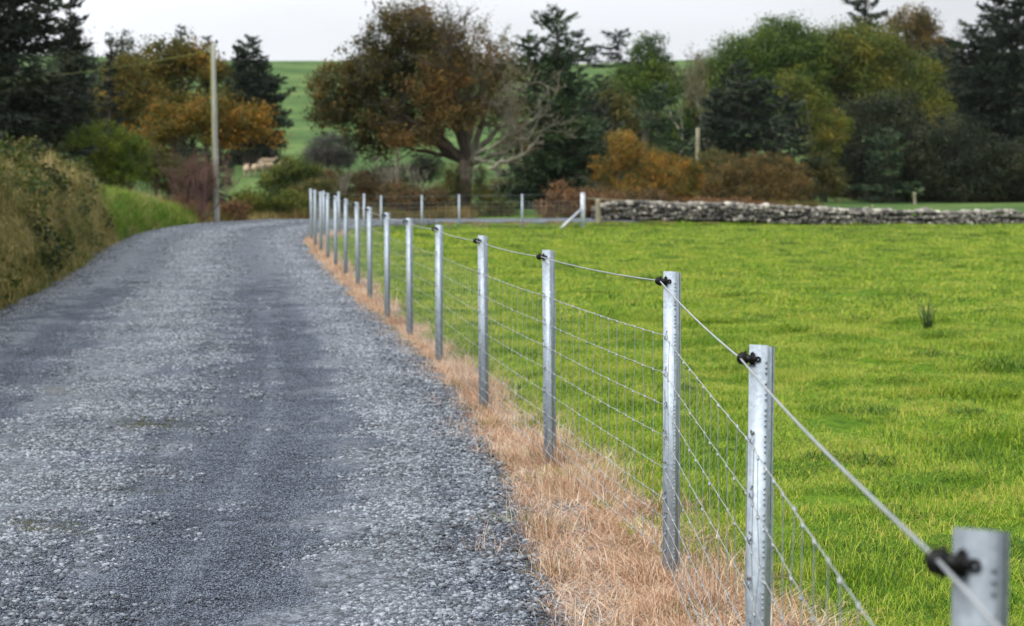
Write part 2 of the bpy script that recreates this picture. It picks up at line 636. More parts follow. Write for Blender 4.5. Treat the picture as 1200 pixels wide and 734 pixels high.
def road_mat():
    m, nt, b = new_mat("crushed_stone_road")
    d = attr(nt, "d")
    geo_ = nd(nt, "ShaderNodeNewGeometry")
    v = nd(nt, "ShaderNodeTexVoronoi"); v.inputs["Scale"].default_value = 75
    nt.links.new(geo_.outputs["Position"], v.inputs["Vector"])
    v2 = nd(nt, "ShaderNodeTexVoronoi"); v2.inputs["Scale"].default_value = 160
    nt.links.new(geo_.outputs["Position"], v2.inputs["Vector"])
    s1 = nd(nt, "ShaderNodeSeparateColor"); nt.links.new(v.outputs["Color"], s1.inputs[0])
    s2 = nd(nt, "ShaderNodeSeparateColor"); nt.links.new(v2.outputs["Color"], s2.inputs[0])
    big = noise_node(nt, .5, 5, .6)
    med = noise_node(nt, 3.5, 4, .65)
    f = math_node(nt, 'MULTIPLY_ADD', s1.outputs[0], .4, math_node(nt, 'MULTIPLY', s2.outputs[0], .3))
    v3 = nd(nt, "ShaderNodeTexVoronoi"); v3.inputs["Scale"].default_value = 24
    nt.links.new(geo_.outputs["Position"], v3.inputs["Vector"])
    s3 = nd(nt, "ShaderNodeSeparateColor"); nt.links.new(v3.outputs["Color"], s3.inputs[0])
    f = math_node(nt, 'ADD', f, math_node(nt, 'MULTIPLY_ADD', s3.outputs[0], .4, -.2))
    f = math_node(nt, 'ADD', f, math_node(nt, 'MULTIPLY', med.outputs["Fac"], .3))
    stone = ramp_node(nt, [(.15, srgb(44, 49, 57)), (.45, srgb(74, 82, 92)), (.8, srgb(124, 133, 144))])
    nt.links.new(f, stone.inputs[0])
    # wheel tracks: finer and darker stone dust, worn into the surface
    a = math_node(nt, 'ABSOLUTE', d)
    wob = math_node(nt, 'MULTIPLY_ADD', big.outputs["Fac"], .5, -.25)
    a = math_node(nt, 'ADD', a, wob)
    tr = math_node(nt, 'SUBTRACT', a, .95)
    tr = math_node(nt, 'MULTIPLY', tr, tr)
    tr = math_node(nt, 'MULTIPLY', tr, -6.0)
    tr = math_node(nt, 'EXPONENT', tr)
    tr = math_node(nt, 'MULTIPLY', tr, .85)
    dust = ramp_node(nt, [(.2, srgb(44, 51, 62)), (.8, srgb(78, 88, 103))])
    nt.links.new(f, dust.inputs[0])
    c = mix_col(nt, tr, stone.outputs[0], dust.outputs[0])
    # muddy, mossy spots in the crown of the road
    mud = noise_node(nt, .75, 3, .5)
    mf = ramp_node(nt, [(.56, (0, 0, 0, 1)), (.68, (1, 1, 1, 1))])
    nt.links.new(mud.outputs["Fac"], mf.inputs[0])
    cen = math_node(nt, 'MULTIPLY', d, d)
    cen = math_node(nt, 'EXPONENT', math_node(nt, 'MULTIPLY', cen, -2.2))
    mfac = math_node(nt, 'MULTIPLY', math_node(nt, 'MULTIPLY', mf.outputs[0], .75), cen)
    c = mix_col(nt, mfac, c, srgb(82, 80, 52))
    nt.links.new(c, b.inputs["Base Color"])
    b.inputs["Roughness"].default_value = .72
    b.inputs["Specular IOR Level"].default_value = .4
    bp = nd(nt, "ShaderNodeBump")
    bp.inputs["Strength"].default_value = .9
    bp.inputs["Distance"].default_value = .012
    h = math_node(nt, 'MULTIPLY_ADD', v.outputs["Distance"], -1.0, math_node(nt, 'MULTIPLY', v2.outputs["Distance"], -.5))
    nt.links.new(h, bp.inputs["Height"])
    nt.links.new(bp.outputs[0], b.inputs["Normal"])
    return m


road = mesh_obj("gravel_road", np.stack([RX, RY, RZ], -1).reshape(-1, 3), grid_faces(len(dl), len(keep)), road_mat(),
                vattr={"d": RD.ravel()}, smooth=True)
road['kind'] = 'structure'


def surf(X, Y):
    """height of the visible surface"""
    d = road_d(X, Y)
    g = ground_h(X, Y, d)
    s = np.interp(Y, CLS[:200, 1], CLD[:200])
    r = road_e(Y) + road_profile(d, np.zeros_like(d))
    return np.where((d > -HALF - .2) & (d < HALF + .3), np.maximum(g, r), g), d


def gz(x, y):
    return float(surf(np.array([x]), np.array([y]))[0][0])


# ------------------------------------------------------------------ scattering (for stuff nobody could count)
def scatter(name, pts, rot, scl, sources, mat_holder=None, idx=None):
    """one object: its vertices carry copies of small patches through geometry nodes"""
    n = len(pts)
    me = bpy.data.meshes.new(name)
    me.vertices.add(n)
    me.vertices.foreach_set("co", np.asarray(pts, np.float32).ravel())
    a = me.attributes.new("rot", 'FLOAT_VECTOR', 'POINT'); a.data.foreach_set("vector", np.asarray(rot, np.float32).ravel())
    a = me.attributes.new("scl", 'FLOAT_VECTOR', 'POINT')
    scl = np.asarray(scl, np.float32)
    if scl.ndim == 1:
        scl = np.repeat(scl[:, None], 3, 1)
    a.data.foreach_set("vector", scl.ravel())
    a = me.attributes.new("idx", 'INT', 'POINT')
    ix = RNG.integers(0, len(sources), n) if idx is None else idx
    a.data.foreach_set("value", np.asarray(ix, np.int32))
    o = link(bpy.data.objects.new(name, me))
    ng = bpy.data.node_groups.new(name + "_nodes", 'GeometryNodeTree')
    ng.interface.new_socket("Geometry", in_out='INPUT', socket_type='NodeSocketGeometry')
    ng.interface.new_socket("Geometry", in_out='OUTPUT', socket_type='NodeSocketGeometry')
    gi = ng.nodes.new("NodeGroupInput"); go = ng.nodes.new("NodeGroupOutput")
    g2i = ng.nodes.new("GeometryNodeGeometryToInstance")
    for s in sources:
        oi = ng.nodes.new("GeometryNodeObjectInfo")
        oi.inputs["Object"].default_value = s
        ng.links.new(oi.outputs["Geometry"], g2i.inputs[0])
    iop = ng.nodes.new("GeometryNodeInstanceOnPoints")
    iop.inputs["Pick Instance"].default_value = True

    def named(nm, typ):
        q = ng.nodes.new("GeometryNodeInputNamedAttribute")
        q.data_type = typ
        q.inputs["Name"].default_value = nm
        return q.outputs[0]
    m2p = ng.nodes.new("GeometryNodeMeshToPoints")
    ng.links.new(gi.outputs[0], m2p.inputs[0])
    ng.links.new(m2p.outputs[0], iop.inputs["Points"])
    ng.links.new(g2i.outputs[0], iop.inputs["Instance"])
    ng.links.new(named("idx", 'INT'), iop.inputs["Instance Index"])
    ng.links.new(named("rot", 'FLOAT_VECTOR'), iop.inputs["Rotation"])
    ng.links.new(named("scl", 'FLOAT_VECTOR'), iop.inputs["Scale"])
    ng.links.new(iop.outputs[0], go.inputs[0])
    md = o.modifiers.new("scatter", 'NODES')
    md.node_group = ng
    o['kind'] = 'stuff'
    return o


def source(name, V, F, mat, **kw):
    return bpy.data.objects.new(name, mesh_data(name, V, F, mat, **kw))     # never linked into the scene


def blades(n, rad, hmin, hmax, wid, lean, seed, droop=.3, seg=2, flat=0.0):
    """n curved grass blades on a disc -> V, F, tint per face"""
    r = np.random.default_rng(seed)
    rr = rad * np.sqrt(r.random(n)); th = r.random(n) * 6.283
    base = np.stack([rr * np.cos(th), rr * np.sin(th), np.full(n, -.01)], 1)
    L = r.uniform(hmin, hmax, n)
    az = r.random(n) * 6.283
    ln = np.abs(r.normal(0, lean, n)) + flat
    dirh = np.stack([np.cos(az), np.sin(az), np.zeros(n)], 1)
    side = np.stack([-np.sin(az + r.normal(0, .8, n)), np.cos(az), np.zeros(n)], 1)
    side /= np.linalg.norm(side, axis=1)[:, None]
    w = wid * r.uniform(.6, 1.3, n)
    V = []
    pos = base.copy()
    ang = ln.copy()
    k = seg + 1
    for i in range(k):
        f = 1 - i / seg
        V.append(pos - side * (w * max(f, .0) * .5)[:, None])
        V.append(pos + side * (w * max(f, .0) * .5)[:, None])
        step = (L / seg)[:, None]
        pos = pos + step * (dirh * np.sin(ang)[:, None] + np.array([0, 0, 1.]) * np.cos(ang)[:, None])
        ang = ang + droop * r.uniform(.3, 1.5, n)
    V = np.stack(V, 1)                    # n, 2k, 3
    V = V[:, :2 * k - 1]
    m = 2 * k - 1
    off = np.arange(n)[:, None] * m
    Q = [off + np.array([[2 * i, 2 * i + 1, 2 * i + 3, 2 * i + 2]]) for i in range(seg - 1)]
    T = off + np.array([[2 * seg - 2, 2 * seg - 1, 2 * seg]])
    t = r.random(n)
    F = []
    tint = []
    if Q:
        F.append(np.vstack(Q)); tint.append(np.tile(t, len(Q)))
    F.append(T); tint.append(t)
    return V.reshape(-1, 3), F, np.concatenate(tint)


def grass_mat(name, stops, big=.35, bscale=1.2):
    m = leaf_mat(name, stops, trans=.35, patch=big, patch_scale=bscale, rough=.5)
    return m


M_GRASS = grass_mat("pasture_grass", [(42, 74, 12), (80, 120, 20), (120, 155, 29), (154, 174, 46), (178, 168, 84)], .5, 1.3)
M_TUFT = grass_mat("tussock_grass", [(28, 56, 10), (50, 84, 14), (78, 114, 22), (116, 138, 38)], .3, 1.2)
M_DRY = grass_mat("dead_grass", [(106, 84, 66), (170, 130, 102), (206, 166, 134), (216, 192, 166), (228, 218, 200)], .3, 1.3)
M_BANKG = grass_mat("bank_grass", [(40, 56, 18), (66, 84, 26), (98, 106, 38), (146, 132, 70), (188, 168, 116)], .65, .7)
M_GREENB = grass_mat("green_verge_grass", [(58, 98, 20), (86, 130, 30), (112, 146, 42), (146, 150, 70)], .3, .6)
M_OCHRE = grass_mat("ochre_verge_grass", [(52, 64, 22), (74, 84, 30), (98, 94, 42), (122, 96, 54), (140, 118, 78)], .4, .4)

# ---- stones
def stone_patch(n, rad, smin, smax, seed, flat=.6, cov=None):
    r = np.random.default_rng(seed)
    bm = bmesh.new(); bmesh.ops.create_icosphere(bm, subdivisions=1, radius=1)
    bv = np.array([v.co[:] for v in bm.verts]); bf = np.array([[v.index for v in f.verts] for f in bm.faces]); bm.free()
    V = []; F = []; T = []
    for i in range(n):
        rr = rad * math.sqrt(r.random()); th = r.random() * 6.283
        s = (smin + (smax - smin) * r.random() ** 2) * .5
        if len(bv) == 42:
            pass
        v = bv * (1 + r.uniform(-.22, .22, (len(bv), 1)))
        # chip with planes so that it looks crushed
        for q in range(6):
            nrm = r.normal(0, 1, 3); nrm /= np.linalg.norm(nrm)
            dd = v @ nrm; c = r.uniform(.35, .72)
            v = v - np.where(dd > c, dd - c, 0)[:, None] * nrm
        v = v * np.array([1, r.uniform(.55, .95), flat * r.uniform(.6, 1.1)]) * s
        a = r.random() * 6.283; ti = r.normal(0, .35)
        Rm = Matrix.Rotation(a, 3, 'Z') @ Matrix.Rotation(ti, 3, 'X')
        v = v @ np.array(Rm).T + np.array([rr * math.cos(th), rr * math.sin(th), s * flat * .45])
        V.append(v); F.append(bf + i * len(bv)); T.append(np.full(len(bf), r.random()))
    return np.vstack(V), np.vstack(F), np.concatenate(T)


def stone_mat(name, stops):
    m, nt, b = new_mat(name)
    k = len(stops)
    r = ramp_node(nt, [(i / (k - 1), srgb(*c)) for i, c in enumerate(stops)])
    n = noise_node(nt, 1.0, 3)
    f = math_node(nt, 'ADD', attr(nt, "tint"), math_node(nt, 'MULTIPLY_ADD', n.outputs["Fac"], .8, -.4))
    nt.links.new(f, r.inputs[0])
    n2 = noise_node(nt, 120, 3)
    c = mix_col(nt, .22, r.outputs[0], n2.outputs["Color"], 'OVERLAY')
    nt.links.new(c, b.inputs["Base Color"])
    b.inputs["Roughness"].default_value = .62
    b.inputs["Specular IOR Level"].default_value = .45
    return m


M_STONE = stone_mat("crushed_stone", [(44, 47, 53), (78, 84, 93), (108, 115, 125), (142, 149, 158)])
M_CHIP = stone_mat("fine_crushed_stone", [(38, 43, 53), (58, 67, 80), (80, 90, 105), (108, 117, 131)])
ST_C = [source("stone", *(lambda a: (a[0], a[1]))(sp), M_STONE, fattr={"tint": sp[2]}) for sp in [stone_patch(80, .16, .015, .038, 100 + i) for i in range(5)]]
ST_F = [source("chip", *(lambda a: (a[0], a[1]))(sp), M_CHIP, fattr={"tint": sp[2]}) for sp in [stone_patch(110, .16, .007, .016, 200 + i) for i in range(4)]]
rows = []
NR = 110000
Yr = 5.5 + (68 - 5.5) * RNG.random(NR) ** 1.25
dr = RNG.uniform(-HALF + .05, HALF + .45, NR)
ii = np.clip(np.searchsorted(CLS[:, 1], Yr), 0, len(CLS) - 1)
Xr = CLS[ii, 0] + CLN[ii, 0] * dr
Yr2 = CLS[ii, 1] + CLN[ii, 1] * dr
inview = (np.abs(Xr) < Yr2 * .262 + .2) & (Yr2 > 5.5)
pk = np.interp(Yr, [6, 20, 40, 66], [1, .8, .5, .4])
# coarse stone: thick on the right shoulder and along the crown, thin in the wheel tracks
wshoulder = sm(1.45, 1.95, dr + .15 * fnoise(dr, Yr, 1.0, 5))
wcrown = np.exp(-((dr + .1) / .5) ** 2) * (.2 + .8 * sm(-.4, .3, fnoise(Xr, Yr, 1.6, 6)))
wleft = sm(1.5, 2.05, -dr) * .45
dr = dr + 0
wc = np.clip(wshoulder * 1.0 + wcrown * .9 + wleft + .01, 0, 1)
u = RNG.random(len(Xr))
selc = inview & (u < wc * .42 * pk)
Zr, _ = surf(Xr, Yr2)
Pc = np.stack([Xr, Yr2, Zr - .004], 1)[selc]
nC = len(Pc)
o = scatter("loose_stones", Pc, np.stack([np.zeros(nC), np.zeros(nC), RNG.random(nC) * 6.28], 1), RNG.uniform(.75, 1.15, nC) * np.interp(Yr[selc], [6, 25, 66], [1, 1.1, 1.9]) , ST_C)
tag(o, "coarse loose grey stones strewn on the road crown and right shoulder")
self_ = inview & (RNG.random(len(Xr)) < .85 * pk * (1 - sm(16, 36, Yr2)))
Pf = np.stack([Xr, Yr2, Zr - .003], 1)[self_]
nF = len(Pf)
o = scatter("fine_gravel", Pf, np.stack([np.zeros(nF), np.zeros(nF), RNG.random(nF) * 6.28], 1), RNG.uniform(.8, 1.2, nF), ST_F)
tag(o, "fine grey gravel covering the wheel tracks of the road")

# ---- pasture grass in three grades
def in_field(n, y0, y1, margin=0.2):
    Y = np.sqrt(RNG.uniform(y0 ** 2, y1 ** 2, n))
    X = RNG.uniform(-.262, .268, n) * Y + RNG.uniform(-.3, .3, n)
    fx = fence_x(np.minimum(Y, 49.6)) + dry_r(Y) + margin - .34
    ok = (X > fx + .22 * RNG.random(n) ** 2) & (Y < 69.4 + np.clip(X, -1, 30) * .35)
    d = road_d(X, Y)
    ok &= (d > 2.72)
    return X[ok], Y[ok]


def patch_src(tag_, n, rad, h0, h1, w, lean, mat, seeds, droop=.35, seg=2, flat=0.0):
    out = []
    for s in seeds:
        V, F, t = blades(n, rad, h0, h1, w, lean, s, droop, seg, flat)
        out.append(source(tag_, V, F, mat, fattr={"tint": t}))
    return out


def put(name, X, Y, scale, sources, label, dz=0.0, hs=None):
    Z, _ = surf(X, Y)
    n = len(X)
    s = np.stack([scale, scale, scale if hs is None else scale * hs], 1)
    o = scatter(name, np.stack([X, Y, Z + dz], 1), np.stack([np.zeros(n), np.zeros(n), RNG.random(n) * 6.28], 1), s, sources)
    return tag(o, label)


X, Y = in_field(5200, 4.5, 24, .2)
hs = np.clip(.95 + .5 * fnoise(X, Y, 1.3, 41, 3) + .4 * fnoise(X, Y, .45, 44, 2), .7, 2.3)
put("pasture_grass", X, Y, RNG.uniform(.8, 1.2, len(X)), patch_src("grass", 330, .22, .035, .10, .0042, .8, M_GRASS, range(300, 306), 1.1, flat=.35), "bright green pasture grass in the foreground of the field", hs=hs)
X, Y = in_field(6500, 22, 50, .3)
hs = np.clip(.95 + .6 * fnoise(X, Y, 1.6, 42, 3), .65, 2.1)
put("pasture_grass", X, Y, RNG.uniform(.8, 1.3, len(X)), patch_src("grass", 330, .36, .04, .10, .010, .8, M_GRASS, range(310, 314), .8, flat=.35), "bright green pasture grass in the middle of the field", hs=hs)
X, Y = in_field(6500, 48, 77, .3)
hs = np.clip(.9 + .7 * fnoise(X, Y, 2.6, 43, 3), .3, 2.1)
put("pasture_grass", X, Y, RNG.uniform(.8, 1.4, len(X)), patch_src("grass", 260, .55, .04, .11, .02, .85, M_GRASS, range(320, 323), .8, flat=.35), "bright green pasture grass near the stone wall", hs=hs)

# ---- dead grass along the fence
def along_fence(n, y0, y1, lo, hi):
    Y = RNG.uniform(y0, y1, n)
    X = fence_x(Y) + RNG.uniform(lo, hi, n)
    return X, Y


def strip(n, y0, y1, ext=0.0, pw=1.0):
    Y = RNG.uniform(y0, y1, n)
    u = RNG.uniform(0, 1, n)
    lo, hi = -dry_l(Y) - ext, dry_r(Y) + ext
    X = fence_x(np.minimum(Y, 49.6)) + lo + (hi - lo) * u + .09 * fnoise(np.zeros(n), Y, 1.1, 9, 2)
    return X, Y


X, Y = strip(1100, 4.5, 24)
k = fnoise(X, Y, .7, 52, 2) > -.25
X, Y = X[k], Y[k]
hs = np.clip(.62 + .7 * fnoise(X, Y, .9, 51, 2), .22, 1.7) * np.interp(Y, [0, 14, 24], [1.0, .8, .7])
put("dead_grass", X, Y, RNG.uniform(.8, 1.2, len(X)), patch_src("dead", 60, .11, .07, .26, .0036, .4, M_DRY, range(330, 335), .45, 3) , "tall bleached dead grass along the foot of the near fence", hs=hs)
X, Y = strip(2300, 4.5, 26)
k = fnoise(X, Y, .6, 53, 2) > -.75
X, Y = X[k], Y[k]
put("dead_grass", X, Y, RNG.uniform(.8, 1.3, len(X)), patch_src("thatch", 110, .13, .06, .18, .0045, .5, M_DRY, range(336, 340), .3, 2, flat=1.0), "flattened orange thatch of dead grass under the near fence")
X, Y = strip(520, 4.5, 40, .25)
hs = RNG.uniform(.5, 1.1, len(X))
put("straggling_stalks", X, Y, RNG.uniform(.5, 1.0, len(X)), patch_src("stalk", 12, .10, .12, .34, .003, .6, M_DRY, range(344, 348), .6, 3), "thin straggling dry stalks leaning out over the gravel edge", hs=hs)
X, Y = strip(1500, 5, 45, .08)
k = fnoise(X, Y, .9, 54, 3) > .3
X, Y = X[k], Y[k]
put("strip_greens", X, Y, RNG.uniform(.6, 1.1, len(X)), patch_src("strip_green", 70, .12, .04, .12, .005, .6, M_TUFT, range(348, 350), .5, 2), "small green and mossy patches growing through the dead grass strip")
X, Y = strip(1000, 24, 57)
k = fnoise(X, Y, 1.2, 57, 2) > -.35
X, Y = X[k], Y[k]
put("dead_grass", X, Y, RNG.uniform(.8, 1.3, len(X)), patch_src("dead", 80, .17, .05, .17, .009, .6, M_DRY, range(340, 343), .6, 2), "dead tan grass under the far half of the fence")

X, Y = in_field(5200, 4.5, 30, .3)
k = fnoise(X, Y, .9, 73, 3)
ok = k > .1
X, Y = X[ok], Y[ok]
put("lush_grass", X, Y, RNG.uniform(.6, 1.25, len(X)) * np.interp(Y, [5, 30], [.85, 1.3]), patch_src("lush", 75, .10, .07, .17, .0048, .6, M_GRASS, range(386, 391), 1.0, 4, flat=.45), "longer arching grass in loose clumps in the near pasture")

# ---- moss and weeds in the crown of the road
xm = []
for px, py, rx, ry, n in ((180, 497, 70, 7, 90), (60, 620, 60, 10, 60), (250, 402, 40, 5, 30), (130, 575, 50, 6, 30), (238, 330, 30, 4, 24)):
    for q in range(n):
        a = RNG.normal(0, .5, 2)
        yy = py + a[1] * ry
        Yq = 2400 * 1.50 / (yy - 215)
        w_ = pt(px + a[0] * rx, yy, Yq)
        xm.append((w_[0], Yq))
xm = np.array(xm)
put("road_moss", xm[:, 0], xm[:, 1], RNG.uniform(.6, 1.2, len(xm)), patch_src("moss", 60, .06, .01, .035, .004, .9, grass_mat("moss", [(62, 68, 26), (88, 90, 34), (116, 110, 48)], .3, 2.0), range(395, 397), .6, 2), "low mossy weeds in the worn middle of the road")

# ---- darker tussocks in the pasture
X, Y = in_field(9000, 5, 76, .35)
k = fnoise(X, Y, 1.7, 71, 3) + .35 * fnoise(X, Y, 9, 72, 2)
ok = k > .36
X, Y = X[ok], Y[ok]
put("grass_tussocks", X, Y, RNG.uniform(.7, 1.5, len(X)) * np.interp(Y, [5, 40, 76], [.75, 1.15, 1.9]), patch_src("tussock", 150, .17, .06, .14, .007, .7, M_TUFT, range(380, 384), .9, 3, flat=.4), "darker tufts of lush grass dotted through the pasture")

# ---- damp sea air
hz_ = MB()
hz_.box((0, 750, 18), (1940, 1640, 46))
haze = hz_.build("haze", None)
mh = bpy.data.materials.new("haze_air"); mh.use_nodes = True
hn = mh.node_tree; hn.nodes.clear()
ho = hn.nodes.new("ShaderNodeOutputMaterial"); hv = hn.nodes.new("ShaderNodeVolumePrincipled")
hv.inputs["Color"].default_value = (.9, .95, 1, 1); hv.inputs["Density"].default_value = .00005
hn.links.new(hv.outputs[0], ho.inputs["Volume"])
haze.data.materials.append(mh)
haze['kind'] = 'stuff'; haze['label'] = "thin pale haze over the distant hill and woods"

# ---- bank on the left: long drooping grass
n = 12000
t_ = RNG.uniform(8, 50, n); db = RNG.uniform(-.02, 2.6, n)
ii = np.clip(np.searchsorted(CLS[:, 1], t_), 0, len(CLS) - 1)
X = CLS[ii, 0] - CLN[ii, 0] * (HALF + db); Y = CLS[ii, 1] - CLN[ii, 1] * (HALF + db)
ok = (X > -.27 * Y - 2.5) & (Y > 8)
X, Y = X[ok], Y[ok]
hs = np.clip(1 + .9 * fnoise(X, Y, 1.5, 61, 3), .3, 2.4)
put("bank_grass", X, Y, RNG.uniform(.8, 1.25, len(X)), patch_src("long_grass", 70, .16, .15, .42, .010, .7, M_BANKG, range(350, 356), .95, 4), "long tawny and olive grass hanging over the tall roadside bank", hs=hs)
n = 4200
t_ = RNG.uniform(49, 66, n); db = RNG.uniform(0, 3.5, n)
ii = np.clip(np.searchsorted(CLS[:, 1], t_), 0, len(CLS) - 1)
X = CLS[ii, 0] - CLN[ii, 0] * (HALF + db); Y = CLS[ii, 1] - CLN[ii, 1] * (HALF + db)
ok = (CLS[ii, 1] < 62) & (X < -8)
X, Y = X[ok], Y[ok]
put("verge_grass", X, Y, RNG.uniform(.8, 1.3, len(X)), patch_src("green_grass", 80, .25, .12, .3, .016, .5, M_GREENB, range(360, 363), .5, 2), "short green grass on the lower bank before the utility pole")
n = 1500
t_ = RNG.uniform(20, 50, n); db = RNG.uniform(.2, 1.6, n)
ii = np.clip(np.searchsorted(CLS[:, 1], t_), 0, len(CLS) - 1)
X = CLS[ii, 0] - CLN[ii, 0] * (HALF + db); Y = CLS[ii, 1] - CLN[ii, 1] * (HALF + db)
ok = (X > -.27 * Y - .5) & (Y > 20) & (fnoise(X, Y, 1.6, 65, 2) > .0)
X, Y = X[ok], Y[ok]
M_STRAW = grass_mat("pale_straw", [(104, 92, 54), (150, 134, 88), (190, 172, 128)], .3, 1.0)
put("drooping_straw", X, Y, RNG.uniform(.8, 1.3, len(X)), patch_src("straw", 13, .10, .35, .75, .011, .6, M_STRAW, range(356, 360), .8, 5), "pale bleached straw hanging in locks down the face of the tall bank", dz=.05)
n = 500
t_ = RNG.uniform(49, 66, n); db = RNG.uniform(-.05, .8, n)
ii = np.clip(np.searchsorted(CLS[:, 1], t_), 0, len(CLS) - 1)
X = CLS[ii, 0] - CLN[ii, 0] * (HALF + db); Y = CLS[ii, 1] - CLN[ii, 1] * (HALF + db)
put("drooping_straw", X, Y, RNG.uniform(.8, 1.3, len(X)), patch_src("straw", 30, .2, .2, .5, .014, .6, M_BANKG, range(364, 366), .7, 3), "dull tan grass at the foot of the lower bank before the utility pole")
def leaf_blob(seed, n=150, rad=.26, size=.06):
    r = np.random.default_rng(seed)
    d = r.normal(0, 1, (n, 3)); d /= np.linalg.norm(d, axis=1)[:, None]
    C = d * (r.random((n, 1)) ** .4) * rad * np.array([1, 1, .8]) + np.array([0, 0, .12])
    nr = d + r.normal(0, .6, (n, 3))
    nr /= np.linalg.norm(nr, axis=1)[:, None]
    u = np.cross(nr, r.normal(0, 1, (n, 3))); u /= np.linalg.norm(u, axis=1)[:, None]
    v = np.cross(nr, u); s_ = size * r.uniform(.6, 1.4, (n, 1))
    V = np.stack([C - u * s_ * .5, C + v * s_ * .33, C + u * s_ * .5, C - v * s_ * .33], 1).reshape(-1, 3)
    return V, np.arange(n)[:, None] * 4 + np.arange(4)[None], np.clip(r.random() * .6 + r.random(n) * .4, 0, 1)


M_BLEAF = leaf_mat("bank_bramble_leaves", [(24, 38, 14), (42, 58, 20), (66, 78, 28), (90, 86, 38), (104, 82, 46)], .3, patch=.5, patch_scale=1.0)
n = 420
t_ = RNG.uniform(20, 51, n); db = RNG.uniform(.0, 2.2, n)
ii = np.clip(np.searchsorted(CLS[:, 1], t_), 0, len(CLS) - 1)
X = CLS[ii, 0] - CLN[ii, 0] * (HALF + db); Y = CLS[ii, 1] - CLN[ii, 1] * (HALF + db)
ok = (X > -.27 * Y - .5) & (Y > 20) & (fnoise(X, Y, 1.5, 66, 3) > .12)
X, Y = X[ok], Y[ok]
SB = []
for q in range(4):
    V_, F_, T_ = leaf_blob(400 + q)
    SB.append(source("bramble", V_, F_, M_BLEAF, fattr={"tint": T_}))
put("bank_brambles", X, Y, RNG.uniform(.7, 1.7, len(X)), SB, "patches of green and russet brambles and weeds growing through the tall bank", dz=.08)
# outer verge of the bend and rough ground beyond it
n = 9000
i0, i1 = np.searchsorted(CLD, 62), np.searchsorted(CLD, 110)
ii = RNG.integers(i0, i1, n); db = RNG.uniform(.1, 9, n) ** 1.0
X = CLS[ii, 0] - CLN[ii, 0] * (HALF + db); Y = CLS[ii, 1] - CLN[ii, 1] * (HALF + db)
ok = (Y > 60) & ((X < -1.6) | ((X > 1.6) & (X < 9 + .35 * (Y - 76)))) & (np.abs(X) < .27 * Y) & ~((X < -9.5) & (Y < 62))
X, Y = X[ok], Y[ok]
hs = np.clip(1 + .7 * fnoise(X, Y, 2.2, 63, 3), .3, 2)
put("rough_grass", X, Y, RNG.uniform(.8, 1.3, len(X)), patch_src("rough", 80, .3, .15, .42, .022, .5, M_OCHRE, range(370, 374), .5, 2), "rough ochre grass on the outer verge of the bend", hs=hs)

# ------------------------------------------------------------------ the steel fence
POST_A = R(31)
WEB = np.array([math.cos(POST_A), -math.sin(POST_A)])       # along the face, towards the right and the camera
FN = np.array([-math.sin(POST_A), -math.cos(POST_A)])       # out of the face
NET_H = [.06, .125, .19, .265, .385, .51, .63, .755, .90]
INS_H = 1.112


def post_mesh(H, detail):
    mb = MB()
    t = .003
    w, dp, lip = .055, .05, .012
    # channel section: lip, flange, web, flange, lip (outer line then inner line)
    def P(a, b_):
        return WEB * a - FN * b_
    r_ = .004
    outer = [P(-w / 2 + .005, .007), P(-w / 2, .007), P(-w / 2, r_), P(-w / 2 + r_, 0), P(w / 2 - r_, 0), P(w / 2, r_), P(w / 2, .006), P(w / 2 - .006, .012), P(w / 2 - .006, dp - .010), P(w / 2, dp - .005), P(w / 2 - .004, dp)]
    inner = [P(-w / 2 + .005, .0068 - t * .5), P(-w / 2 + t, .0068 - t * .5), P(-w / 2 + t, r_ + t), P(-w / 2 + r_ + t, t), P(w / 2 - r_ - t, t), P(w / 2 - t, r_ + t), P(w / 2 - t, .007), P(w / 2 - t - .006, .013), P(w / 2 - t - .006, dp - .011), P(w / 2 - t, dp - .008), P(w / 2 - .006, dp - t)]
    mb.prism(outer + inner, -.3, H)
    for v in mb.V[0]:                            # the flange is cropped a little lower at the back
        if v[2] > 0:
            v[2] -= .17 * max(0, -(v[0] * FN[0] + v[1] * FN[1]))
    if detail:
        ang = math.atan2(WEB[1], WEB[0])
        M = np.array(Matrix.Rotation(ang, 3, 'Z'))
        z = H - .045
        k = 0
        while z > .02:                       # row of pressed teeth on the corner of face and side
            if k % 5 != 3:
                c = P(w / 2 - .0035, .0002)
                mb.box((c[0], c[1], z), (.0045, .0045, .0065), M)
            z -= .014
            k += 1
    return mb


def hooks_mesh(H):
    """bent tabs of the face that grip the wires"""
    mb = MB()
    for h in NET_H:
        a = WEB * -.018 + FN * .001
        P0 = np.array([a[0], a[1], h - .012]); 
        f3 = np.array([FN[0], FN[1], 0]); w3 = np.array([WEB[0], WEB[1], 0])
        mb.tube([P0, P0 + f3 * .006 + w3 * .002 + [0, 0, .005], P0 + f3 * .009 + w3 * .004 + [0, 0, .012], P0 + f3 * .004 + w3 * .008 + [0, 0, .020]], .0022, 5)
    return mb


def stain_mesh(H, seed):
    mb = MB()
    r = np.random.default_rng(seed)
    M = np.array(Matrix.Rotation(math.atan2(WEB[1], WEB[0]), 3, 'Z'))
    for h in NET_H:
        for k in range(3):
            a = WEB * (-.014 + r.normal(0, .004)) + FN * .0012
            mb.box((a[0], a[1], h + .012 + r.normal(0, .008)), (.0025 + .003 * r.random(), .0016, .003 + .006 * r.random()), M)
    return mb


